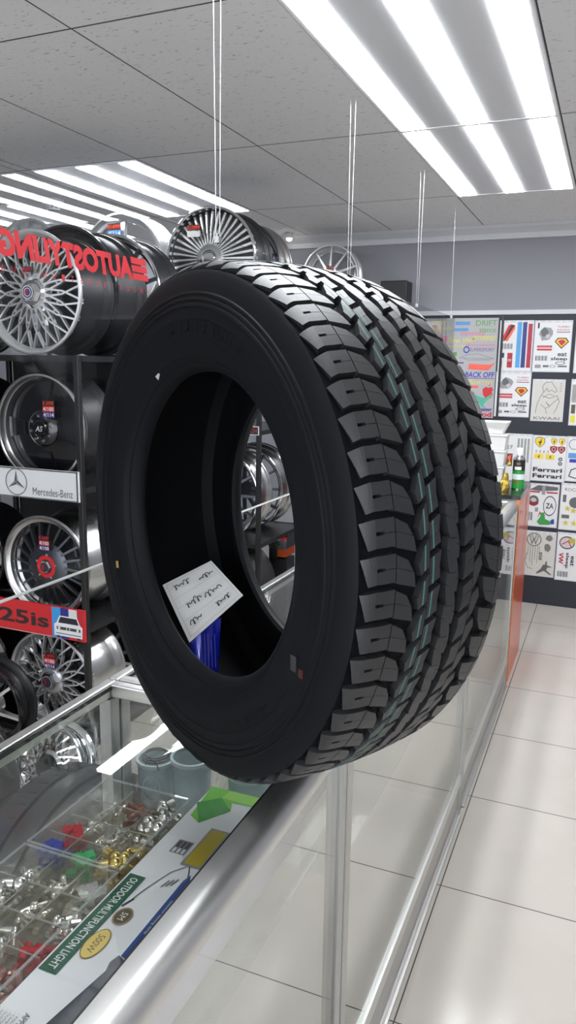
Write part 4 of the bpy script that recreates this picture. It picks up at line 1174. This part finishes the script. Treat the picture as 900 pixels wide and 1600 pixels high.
prof = [(.29, -.105), (.302, -.098), (.310, -.080), (.312, -.036), (.304, -.034), (.304, -.026), (.312, -.024), (.313, .024), (.304, .026), (.304, .034), (.312, .036), (.310, .080), (.302, .098), (.29, .105), (.25, .112), (.21, .105), (.205, .09), (.22, .09), (.27, .09), (.285, 0), (.27, -.09), (.22, -.09), (.205, -.09), (.21, -.105), (.25, -.112)]
MB().revolve(prof, 'X', 96, True).build('carcass', RUBBER_OLD, bk, smooth=30)
mb = MB()
for k in range(54):
    a = 2 * pi * k / 54
    for sg in (1, -1):
        r = .3106
        pa = [np.array([sg * .042, r * cos(a) + .0012 * cos(a), r * sin(a) + .0012 * sin(a)]), np.array([sg * .092, (r - .004) * cos(a + .03), (r - .004) * sin(a + .03)])]
        mb.tube(pa[0], pa[1], .0016, n=4)
mb.build('tread_slits', SATBLACK, bk)
bk.location = (-1.055, 1.27, .3132)

# ------------------------------------------------------------------ orange counter at the end, with its things
OX0, OX1, OY0, OY1, OZ = -.93, -.378, 3.80, 4.30, .955
oc = thing('orange_counter', 'orange-panelled counter with a black top at the far end of the glass counters', 'counter', ((OX0 + OX1) / 2, 4.05, 0))
ORANGE = mat('orange_laminate', srgb(214, 92, 52), .28, coat=.3)
MB().box((OX1 - .016, OY0, .0), (OX1, OY1, OZ - .02)).build('front_panel', ORANGE, oc)
MB().box((OX1 - .016, OY0 - .0015, .0), (OX1, OY0 - .0003, OZ - .02)).build('edge_strip', mat('orange_edge', srgb(235, 140, 80), .4), oc)
MB().box((OX0, OY0, .0), (OX1 - .0165, OY0 + .016, OZ - .02)).build('side_panel', mat('panel_grey', (.30, .29, .28), .5), oc)
MB().box((OX0, OY1 - .016, .0), (OX1 - .0165, OY1, OZ - .02)).build('side_panel', ORANGE, oc)
MB().box((OX0, OY0 - .002, OZ - .0195), (OX1 + .002, OY1 + .002, OZ)).build('top', mat('black_laminate', (.02, .022, .022), .15), oc)
# white drawer tower
WX, WY = -.545, 4.03
dt = thing('drawer_tower', 'stack of white plastic baskets on the orange counter', 'drawer tower', (WX, WY, OZ))
z = OZ + .034
MB().box((WX - .085, WY - .06, OZ + .0005), (WX + .055, WY + .06, OZ + .033)).build('base', BLACKPLASTIC, dt, bevel=.004)
for k in range(3):
    a, b = .050 + .004 * k, .056 + .004 * k
    MB().hexa([(WX - a, WY - a, z), (WX + a, WY - a, z), (WX + a, WY + a, z), (WX - a, WY + a, z)], [(WX - b, WY - b, z + .070), (WX + b, WY - b, z + .070), (WX + b, WY + b, z + .070), (WX - b, WY + b, z + .070)]).build('basket', WHITE, dt, bevel=.004)
    MB().box((WX - b - .004, WY - b - .004, z + .0705), (WX + b + .004, WY + b + .004, z + .080)).build('rim', WHITE, dt, bevel=.003)
    z += .081
lo, hi = .040, .068
MB().hexa([(WX - lo, WY - lo, z), (WX + lo, WY - lo, z), (WX + lo, WY + lo, z), (WX - lo, WY + lo, z)], [(WX - hi, WY - hi, z + .062), (WX + hi, WY - hi, z + .062), (WX + hi, WY + hi, z + .062), (WX - hi, WY + hi, z + .062)]).build('tray', WHITE, dt, bevel=.003)
MB().tube((WX - .02, WY - .064, OZ + .16), (WX - .02, WY - .078, OZ + .16), .024, n=20).build('knob', BLACKPLASTIC, dt, smooth=40)
# spray can
SXc, SYc = -.418, 4.03
cn = thing('spray_can', 'green and black spray can with white cap on the orange counter', 'spray can', (SXc, SYc, OZ))
z0 = OZ + .0005; r = .030
def ringp(z1, z2, m, nm, rr_=r):
    MB().revolve([(.001, z1), (rr_, z1), (rr_, z2), (.001, z2)], 'Z', 36, False, (SXc, SYc, 0)).build(nm, m, cn, smooth=35)
ringp(z0, z0 + .004, CHROME, 'bottom_rim', r + .0008)
ringp(z0 + .0045, z0 + .095, mat('can_green', srgb(35, 150, 60), .3), 'can_body')
ringp(z0 + .0952, z0 + .150, mat('can_black', (.02, .02, .02), .3), 'can_shoulder')
MB().revolve([(.001, z0 + .1502), (r * .98, z0 + .1502), (r * .92, z0 + .158), (.016, z0 + .166), (.015, z0 + .172), (.001, z0 + .172)], 'Z', 32, False, (SXc, SYc, 0)).build('dome', CHROME, cn, smooth=40)
MB().revolve([(.001, z0 + .1722), (.017, z0 + .1722), (.016, z0 + .205), (.013, z0 + .209), (.001, z0 + .209)], 'Z', 28, False, (SXc, SYc, 0)).build('cap', mat('cap_white', (.75, .76, .75), .3), cn, smooth=40)
def canwrap(a0, a1, z1, z2, m, nm='label_print', lift=.0006):
    n = 10; vs = []
    for i in range(n + 1):
        a = radians(a0 + (a1 - a0) * i / n)
        vs += [(SXc + (r + lift) * cos(a), SYc + (r + lift) * sin(a), z1), (SXc + (r + lift) * cos(a), SYc + (r + lift) * sin(a), z2)]
    MB().add(vs, [(2 * i, 2 * i + 2, 2 * i + 3, 2 * i + 1) for i in range(n)]).build(nm, m, cn, smooth=60)
canwrap(200, 380, z0 + .050, z0 + .078, flat((.75, .76, .8)))
canwrap(225, 290, z0 + .036, z0 + .042, flat(srgb(190, 40, 50)))
canwrap(235, 300, z0 + .100, z0 + .116, flat((.8, .8, .8)))
canwrap(250, 290, z0 + .126, z0 + .136, flat(srgb(140, 110, 50)), lift=.0008)
# gold ornament
gx, gy = -.470, 3.925
g = thing('gold_air_freshener', 'crumpled gold foil ornament beside the spray can', 'ornament', (gx, gy, OZ))
mb = MB(); rr = random.Random(3); vs = []; n = 10
for i in range(6):
    for k in range(n):
        rad = .026 * (1 - .10 * i) * rr.uniform(.7, 1.15)
        vs.append((gx + rad * cos(2 * pi * k / n), gy + rad * sin(2 * pi * k / n), OZ + .0005 + .018 * i * 1.0))
fs = [(i * n + k, i * n + (k + 1) % n, (i + 1) * n + (k + 1) % n, (i + 1) * n + k) for i in range(5) for k in range(n)] + [tuple(range(n))[::-1], tuple(5 * n + k for k in range(n))]
mb.add(vs, fs).build('foil', mat('gold_foil', srgb(215, 185, 90), .25, .8), g)
rb2 = thing('red_box', 'tiny red box at the front edge of the black counter top', 'box', (-.505, 3.84, OZ))
MB().box((-.52, 3.83, OZ + .0005), (-.49, 3.86, OZ + .014)).build('carton', mat('box_red', srgb(190, 40, 40), .4), rb2, bevel=.001)
MB().box((-.517, 3.8297, OZ + .004), (-.493, 3.8299, OZ + .009)).build('label', flat((.6, .3, .3)), rb2)
db = thing('dark_case', 'flat black case beside the red box on the counter top', 'case', (-.60, 3.86, OZ))
MB().box((-.66, 3.82, OZ + .0005), (-.535, 3.93, OZ + .022)).build('body', BLACKPLASTIC, db, bevel=.004)
MB().box((-.64, 3.819, OZ + .008), (-.60, 3.8199, OZ + .012)).build('latch', CHROME, db)

# ------------------------------------------------------------------ sticker packets on the board
YP = YW - .0125
SLEEVE = mat('sleeve', (.62, .63, .66), .18, spec=.6)
PAPER = mat('sticker_paper', (.74, .74, .745), .35)
BEIGE = mat('sticker_paper_beige', (.62, .60, .55), .35)
K, LK, GY = (.03, .03, .035), (.12, .12, .13), (.30, .30, .31)
def packet(px0, py0, px1, py1, label, paper=PAPER, header=True):
    a, b = on_y(px0, py1, YP), on_y(px1, py1, YP)
    c0 = on_y((px0 + px1) / 2, py0, YP)
    x0, x1 = a[0], b[0]; z0 = (a[2] + b[2]) / 2; z1 = c0[2]
    x0 = on_y(px0, (py0 + py1) / 2, YP)[0]; x1 = on_y(px1, (py0 + py1) / 2, YP)[0]
    t = thing('sticker_sheet', label, 'sticker sheet', ((x0 + x1) / 2, YP, z0), 'sticker sheets on the board')
    e = .006
    MB().box((x0 - e, YP - .002, z0 - e), (x1 + e, YP, z1 + e)).build('sleeve', SLEEVE, t)
    MB().box((x0, YP - .0032, z0), (x1, YP - .0022, z1 - .008)).build('sheet', paper, t)
    fr = Frame((x0, YP - .0034, z0), (1, 0, 0), (0, 0, 1))
    if header:
        hd = MB(); rr = random.Random(int(px0 + py0))
        for k in range(5):
            u0 = x0 + (x1 - x0) * (k + rr.uniform(0, .4)) / 5
            hd.add([(u0, YP - .0036, z1 - .004), (u0 + .018, YP - .0036, z1 - .006), (u0 + .022, YP - .0036, z1 + .002), (u0 + .006, YP - .0036, z1 + .003)], [(0, 1, 2, 3)])
        hd.build('header_glints', flat((.75, .75, .75), .2), t)  # glints of the clear header, painted as pale flat chips
    return t, Print(fr, t, x1 - x0, z1 - z0)
def barcode(q, x0, y0, x1, y1, n=11, col=K):
    for k in range(n):
        a = x0 + (x1 - x0) * k / n
        q.rect(col, a, y0, a + (x1 - x0) / n * (.35 + .3 * (k % 3 == 0)), y1)
def shield(q, col, x, y, w, h):
    q.poly(col, [(x - w / 2, y + h * .40), (x, y + h * .5), (x + w / 2, y + h * .40), (x + w / 2, y - .05 * h), (x + w * .22, y - h * .35), (x, y - h / 2), (x - w * .22, y - h * .35), (x - w / 2, y - .05 * h)])
def horse(q, x, y, s, sy):
    q.poly(K, [(x - .10 * s, y - .5 * sy), (x - .02 * s, y - .15 * sy), (x - .25 * s, y - .05 * sy), (x - .22 * s, y + .1 * sy), (x + .0 * s, y + .1 * sy), (x + .08 * s, y + .4 * sy), (x + .22 * s, y + .45 * sy), (x + .25 * s, y + .3 * sy), (x + .16 * s, y + .28 * sy), (x + .2 * s, y + .05 * sy), (x + .32 * s, y + .12 * sy), (x + .2 * s, y - .05 * sy), (x + .10 * s, y - .1 * sy), (x + .12 * s, y - .3 * sy), (x - .0 * s, y - .48 * sy)])
def diamond(q, x, y, w, h):
    q.poly(srgb(60, 30, 25), [(x - w * .5, y + h * .15), (x - w * .3, y + h * .5), (x + w * .3, y + h * .5), (x + w * .5, y + h * .15), (x, y - h * .5)])
    q.poly(srgb(225, 175, 60), [(x - w * .42, y + h * .15), (x - w * .26, y + h * .42), (x + w * .26, y + h * .42), (x + w * .42, y + h * .15), (x, y - h * .38)])
    q.poly(srgb(190, 40, 40), [(x - w * .25, y + h * .16), (x - w * .12, y + h * .30), (x + w * .14, y + h * .30), (x + w * .25, y + h * .12), (x, y - h * .22)])
def blob(q, col, x, y, w, h, seed, n=14):
    rr = random.Random(seed)
    q.poly(col, [(x + w / 2 * rr.uniform(.65, 1.0) * cos(2 * pi * i / n), y + h / 2 * rr.uniform(.65, 1.0) * sin(2 * pi * i / n)) for i in range(n)])
def mixed_sheet(q, seed):
    """grey beast-like patch, stripes, shield, 'eat sleep' wording"""
    blob(q, GY, .30, .74, .46, .34, seed); blob(q, LK, .26, .78, .26, .20, seed + 1); blob(q, (.5, .5, .5), .36, .70, .16, .12, seed + 2)
    q.rect(K, .06, .86, .11, .97)
    q.text(srgb(170, 40, 50), 'TURBO', .78, .89, .34, .035); q.text(srgb(170, 40, 50), 'RACING', .78, .83, .34, .035); q.rect(srgb(120, 60, 60), .60, .775, .97, .79)
    diamond(q, .76, .56, .40, .22)
    q.rect(srgb(180, 40, 55), .08, .475, .50, .515); q.rect(srgb(200, 60, 70), .08, .415, .50, .455)
    q.text((.7, .3, .3), 'limited', .29, .495, .30, .025)
    q.text(K, 'eat', .80, .34, .26, .075, bold=.02); q.text(K, 'sleep', .72, .245, .46, .085, bold=.02)
    barcode(q, .05, .21, .40, .31); q.ell(LK, .76, .165, .14, .035); q.ell((.74, .74, .74), .76, .165, .11, .022)
    q.rect(GY, .05, .06, .22, .13); q.rect(LK, .28, .08, .44, .12); q.ring(LK, .55, .10, .08, .03, .2); q.rect(LK, .70, .085, .95, .115)

# colourful board of cut vinyl lettering
a0, a1 = on_y(668, 497, YP), on_y(772, 650, YP)
bx0, bx1, bz0, bz1 = -1.215, -.735, on_y(740, 652, YP)[2], on_y(740, 497, YP)[2]
t = thing('sticker_board', 'grey sample board covered with colourful cut-vinyl lettering, half behind the tyre', 'sticker board', ((bx0 + bx1) / 2, YP, bz0))
MB().box((bx0, YP - .005, bz0), (bx1, YP, bz1)).build('board', mat('sample_board', (.42, .42, .43), .4), t)
q = Print(Frame((bx0, YP - .0052, bz0), (1, 0, 0), (0, 0, 1)), t, bx1 - bx0, bz1 - bz0)
YEL, BLU, GRN, PNK, LBL, PUR, TEA, ORR, RDD = srgb(225, 215, 60), srgb(50, 60, 170), srgb(90, 160, 70), srgb(215, 110, 150), srgb(90, 150, 205), srgb(110, 80, 150), srgb(80, 180, 150), srgb(240, 100, 80), srgb(205, 45, 50)
q.text(YEL, 'SPOT', .19, .955, .20, .045); q.text(YEL, 'lights', .23, .895, .30, .055)
q.rect(LBL, .42, .93, .62, .965); q.text(GRN, 'DRIFT', .84, .95, .28, .055); q.rect(LBL, .40, .87, .60, .90); q.text(PNK, 'slammed', .66, .85, .32, .05); q.text(GRN, 'stance', .86, .88, .22, .04)
q.text(YEL, 'low life', .50, .78, .30, .05); q.text(YEL, 'MOTORSPORT', .82, .80, .32, .045, bold=.01); q.rect(PNK, .20, .76, .32, .82)
q.text(YEL, 'racing', .42, .72, .30, .03); q.text(PNK, 'illmotion', .78, .735, .38, .03); q.rect(GRN, .32, .62, .46, .66); q.rect(PUR, .45, .545, .56, .56)
q.ell(BLU, .59, .685, .042, .035); q.ell((.42, .42, .43), .59, .685, .028, .022); q.text(PUR, 'SUPERSPORT', .80, .685, .34, .035, slant=.2)
q.line(LK, [(.50, .60), (.60, .635), (.75, .645), (.88, .615), (.97, .595), (.50, .60)], .002); q.line(LK, [(.55, .60), (.62, .58), (.92, .585)], .002)
q.poly(ORR, [(.62, .49), (.90, .48), (.99, .56), (.92, .535), (.64, .545)]); q.text(BLU, 'BACK OFF', .79, .435, .40, .055, slant=.15, bold=.02); q.rect(PUR, .60, .395, .98, .402)
q.text(YEL, 'STREET', .55, .37, .30, .03); q.text(YEL, 'BOOSTED', .78, .355, .38, .03); q.rect(ORR, .60, .30, .78, .325)
q.poly(RDD, [(.84, .29), (.88, .315), (.92, .305), (.96, .315), (.985, .285), (.965, .265), (.985, .235), (.955, .20), (.92, .205), (.885, .20), (.85, .235)]); q.poly(RDD, [(.915, .32), (.945, .355), (.935, .325)])
q.poly(TEA, [(.62, .16), (.66, .20), (.72, .235), (.80, .215), (.88, .20), (.95, .235), (.985, .25), (.96, .215), (.90, .17), (.86, .13), (.92, .09), (.84, .115), (.80, .15), (.74, .16), (.70, .10), (.69, .155)])
q.poly(PUR, [(.62, .06), (.96, .07), (.99, .095), (.66, .09)]); q.text(YEL, 'power', .45, .16, .2, .05); q.rect(LBL, .30, .30, .44, .34); q.text(RDD, 'wood', .83, .015 + .02, .30, .05, bold=.03)
q.done()

M_L, M_D, M_R = srgb(80, 160, 215), srgb(40, 55, 125), srgb(175, 45, 65)
t, q = packet(781, 502, 831, 579, 'sticker sheet with vertical blue and red stripes, top row left')
q.rect(M_L, .52, .06, .66, .98); q.rect(M_D, .69, .06, .82, .98); q.rect(M_R, .86, .06, .99, .95)
q.poly(srgb(60, 25, 25), [(.08, .60), (.20, .62), (.44, .92), (.30, .94)]); q.poly(ORR, [(.14, .60), (.24, .60), (.46, .86), (.44, .92)]); q.poly(RDD, [(.06, .66), (.12, .62), (.34, .94), (.24, .92)])
barcode(q, .06, .44, .42, .55); q.rect(srgb(170, 40, 50), .26, .06, .42, .36); q.text((.8, .8, .8), 'SPORT', .34, .21, .12, .05); q.rect(srgb(40, 50, 90), .05, .26, .16, .36); q.rect(K, .06, .06, .10, .2); q.done()
t, q = packet(835, 502, 891, 580, 'sticker sheet with grey beast and red diamond shield, top row right'); mixed_sheet(q, 5); q.done()
t, q = packet(775, 582, 827, 650, 'sticker sheet with grey beast and red diamond shield, second row beside the sample board'); mixed_sheet(q, 11); q.done()
t, q = packet(832, 594, 880, 657, 'beige sheet with a line-drawn hand and black lettering, second row', BEIGE)
HAND = [(.12, .18), (.16, .40), (.26, .60), (.34, .70), (.30, .85), (.40, .94), (.58, .96), (.66, .88), (.74, .80), (.78, .74), (.72, .70), (.60, .76), (.50, .72), (.44, .80), (.36, .70)]
q.line(LK, HAND, .003); q.line(LK, [(.30, .62), (.55, .55), (.80, .62), (.88, .48), (.80, .30), (.72, .18)], .003); q.line(LK, [(.46, .44), (.58, .36), (.70, .46), (.84, .55)], .003); q.line(LK, [(.28, .40), (.44, .30), (.56, .34), (.46, .46)], .0025); q.line(LK, [(.44, .30), (.50, .16)], .0025); q.line(LK, [(.34, .56), (.52, .66), (.70, .62)], .0025)
for k in range(5): q.line(LK, [(.86, .72 + .05 * k), (.94, .74 + .05 * k)], .002)
q.text(LK, 'KWAAI', .50, .055, .84, .075); q.done()
t, q = packet(892, 594, 930, 664, 'sticker sheet cut by the right edge, second row'); barcode(q, .02, .5, .2, .9); q.rect(YEL, .03, .05, .22, .2); q.rect(srgb(90, 80, 60), .03, .25, .2, .45); q.rect(LK, .3, .2, .9, .8); q.done()
t, q = packet(900, 502, 940, 582, 'sticker sheet cut by the right edge, top row'); q.rect(LK, .1, .2, .8, .8); q.done()
t, q = packet(789, 679, 829, 750, 'grey sticker sheet with dripping bars and a small picture, behind the spray can')
for k in range(4): q.rect(srgb(150, 155, 150), .46 + .13 * k, .45 - .05 * (k % 2), .54 + .13 * k, .92)
q.text(K, '27', .16, .72, .24, .08); q.rect(srgb(110, 70, 60), .04, .30, .30, .58); q.poly(ORR, [(.08, .50), (.26, .56), (.20, .40)]); q.poly(YEL, [(.10, .32), (.26, .34), (.20, .42)]); q.done()
t, q = packet(832, 682, 883, 751, 'sticker sheet of yellow shields with black horses, third row')
Yl = srgb(235, 205, 50)
shield(q, LK, .20, .86, .30, .24); shield(q, Yl, .20, .86, .26, .21); horse(q, .20, .86, .22, .16)
for x in (.63, .87): shield(q, LK, x, .89, .18, .16); shield(q, Yl, x, .89, .155, .14); horse(q, x, .89, .13, .10)
for x in (.63, .87): shield(q, srgb(150, 40, 50), x, .71, .22, .17); q.ring((.6, .5, .5), x, .72, .06, .05, .3)
for k in range(4): horse(q, .10 + .12 * k, .66, .08, .06); q.rect(Yl, .06 + .12 * k, .615, .14 + .12 * k, .63)
for x in (.19, .54): q.rect(Yl, x - .14, .49, x + .14, .59); horse(q, x, .54, .14, .08)
for y in (.50, .40): q.ell(LK, .86, y, .065, .045); q.ell((.5, .5, .5), .86, y, .03, .02)
q.text(K, 'Ferrari', .49, .245, .90, .10, bold=.03); q.text(K, 'Ferrari', .49, .105, .90, .10, bold=.03); q.done()
t, q = packet(886, 684, 935, 752, 'sticker sheet with ringed emblem and black curl, third row at the right edge')
q.ring(LK, .20, .84, .18, .12, .12); q.rect(LBL, .03, .52, .30, .64); q.rect(BLU, .08, .42, .30, .50); q.line(K, [(.10, .10), (.16, .25), (.40, .32)], .006); q.line(K, [(.10, .10), (.3, .06), (.5, .1)], .006); q.done()
t, q = packet(825, 757, 871, 822, 'sticker sheet with black oval country badge and coloured map, fourth row')
q.poly(LK, [(.02, .86), (.30, .98), (.98, .96), (.98, .88), (.40, .84)]); q.rect(srgb(170, 45, 55), .05, .80, .38, .835); q.rect(srgb(170, 45, 55), .60, .80, .98, .835); q.rect(GY, .44, .76, .56, .96)
q.ell(LK, .18, .60, .18, .13); q.ell(srgb(150, 40, 50), .18, .54, .17, .05); q.ell((.5, .5, .48), .18, .62, .10, .05)
q.ring(K, .74, .50, .22, .24, .10, 32); q.text(K, 'ZA', .74, .50, .26, .13, bold=.02)
q.rect(GY, .25, .34, .36, .44); barcode(q, .03, .12, .20, .32, 5)
q.poly(srgb(60, 150, 75), [(.34, .10), (.46, .24), (.44, .32), (.58, .34), (.62, .18), (.86, .12), (.80, .05), (.44, .03)]); q.poly(srgb(190, 50, 55), [(.36, .20), (.46, .32), (.42, .36)]); q.poly(BLU, [(.80, .16), (.92, .20), (.94, .08), (.84, .06)]); q.done()
t, q = packet(876, 757, 925, 828, 'sticker sheet with gold stars and dark roundels, fourth row at the right edge')
q.text(srgb(110, 90, 40), 'ROCK', .32, .88, .44, .07); q.rect(LK, .05, .60, .16, .76); q.rect(LK, .05, .24, .30, .32); q.ell(LK, .46, .60, .20, .12)
def star(q, col, x, y, s, sy): q.poly(col, [(x + s * (1 if i % 2 == 0 else .42) * cos(pi / 2 + pi * i / 5), y + sy * (1 if i % 2 == 0 else .42) * sin(pi / 2 + pi * i / 5)) for i in range(10)])
for x, y in ((.20, .14), (.42, .42), (.46, .14), (.22, .46)): star(q, srgb(205, 190, 70), x, y, .11, .075)
q.done()
t, q = packet(819, 831, 866, 899, 'beige sticker sheet with dripping round emblem and leaping figure, bottom row', BEIGE)
gr = srgb(120, 120, 118)
q.ring(gr, .30, .82, .25, .155, .14, 32); q.line(gr, [(.16, .90), (.24, .72), (.30, .84), (.36, .72), (.44, .90)], .006); q.line(gr, [(.22, .93), (.30, .80), (.38, .93)], .005)
for k, (x, l) in enumerate(((.12, .45), (.20, .30), (.28, .22), (.36, .36), (.44, .28), (.50, .5))): q.line(gr, [(x, .68), (x, l)], .003)
q.line(gr, [(.08, .50), (.05, .30), (.14, .17), (.30, .14)], .004); q.rect(gr, .50, .36, .60, .54); q.text((.62, .6, .55), 'TOYO', .55, .45, .05, .10)
blob(q, gr, .80, .88, .30, .16, 4); blob(q, gr, .76, .66, .30, .22, 8)
q.poly(LK, [(.44, .06), (.60, .17), (.66, .26), (.72, .26), (.74, .34), (.79, .34), (.78, .26), (.98, .22), (.80, .20), (.78, .14), (.97, .04), (.90, .04), (.70, .12), (.48, .04)]); q.done()
t, q = packet(870, 834, 918, 907, 'sticker sheet with sideways red lettering and oval badge, bottom row at right edge')
q.ell(LK, .30, .80, .26, .14); q.ell((.6, .5, .5), .30, .80, .22, .11); q.rect(srgb(180, 170, 70), .34, .80, .56, .90); q.line(srgb(160, 50, 60), [(.14, .76), (.34, .84), (.44, .72)], .006)
fr2 = Frame(q.fr.p(0, 0), -q.fr.u, q.fr.r)
mb = MB(); text_into(mb, 'VW', fr2, -.46 * q.h, .14 * q.w, .24 * q.h, .16 * q.w, bold=.03, lift=.002); mb.build('print', flat(srgb(185, 40, 55)), t)
mb = MB(); text_into(mb, 'sleep', fr2, -.42 * q.h, .34 * q.w, .34 * q.h, .14 * q.w, bold=.02, lift=.002); text_into(mb, 'eat', fr2, -.42 * q.h, .52 * q.w, .22 * q.h, .12 * q.w, bold=.02, lift=.002); mb.build('print', flat(K), t)
barcode(q, .06, .06, .42, .18); q.ring(LK, .75, .5, .1, .06, .2); q.rect(LK, .7, .1, .95, .3); q.done()
for nm_, (px0, py0, px1, py1), cc in (('stand-in sheet for a reflection low behind the far counter, with pink oval and red print', (782, 831, 813, 897), srgb(185, 40, 55)), ('stand-in sheet for a reflection with a dark motif behind the far counter, upper of two', (782, 772, 815, 822), srgb(90, 60, 60))):
    t, q = packet(px0, py0, px1, py1, nm_)  # sheets stand in for poster reflections in the far counter's front glass
    blob(q, srgb(200, 150, 140), .4, .76, .5, .3, 3); q.rect(cc, .55, .3, .75, .6); q.rect(LK, .25, .3, .45, .62); barcode(q, .1, .06, .6, .18); q.done()

# drop helper properties
for o in bpy.data.objects:
    if '_world' in o: del o['_world']
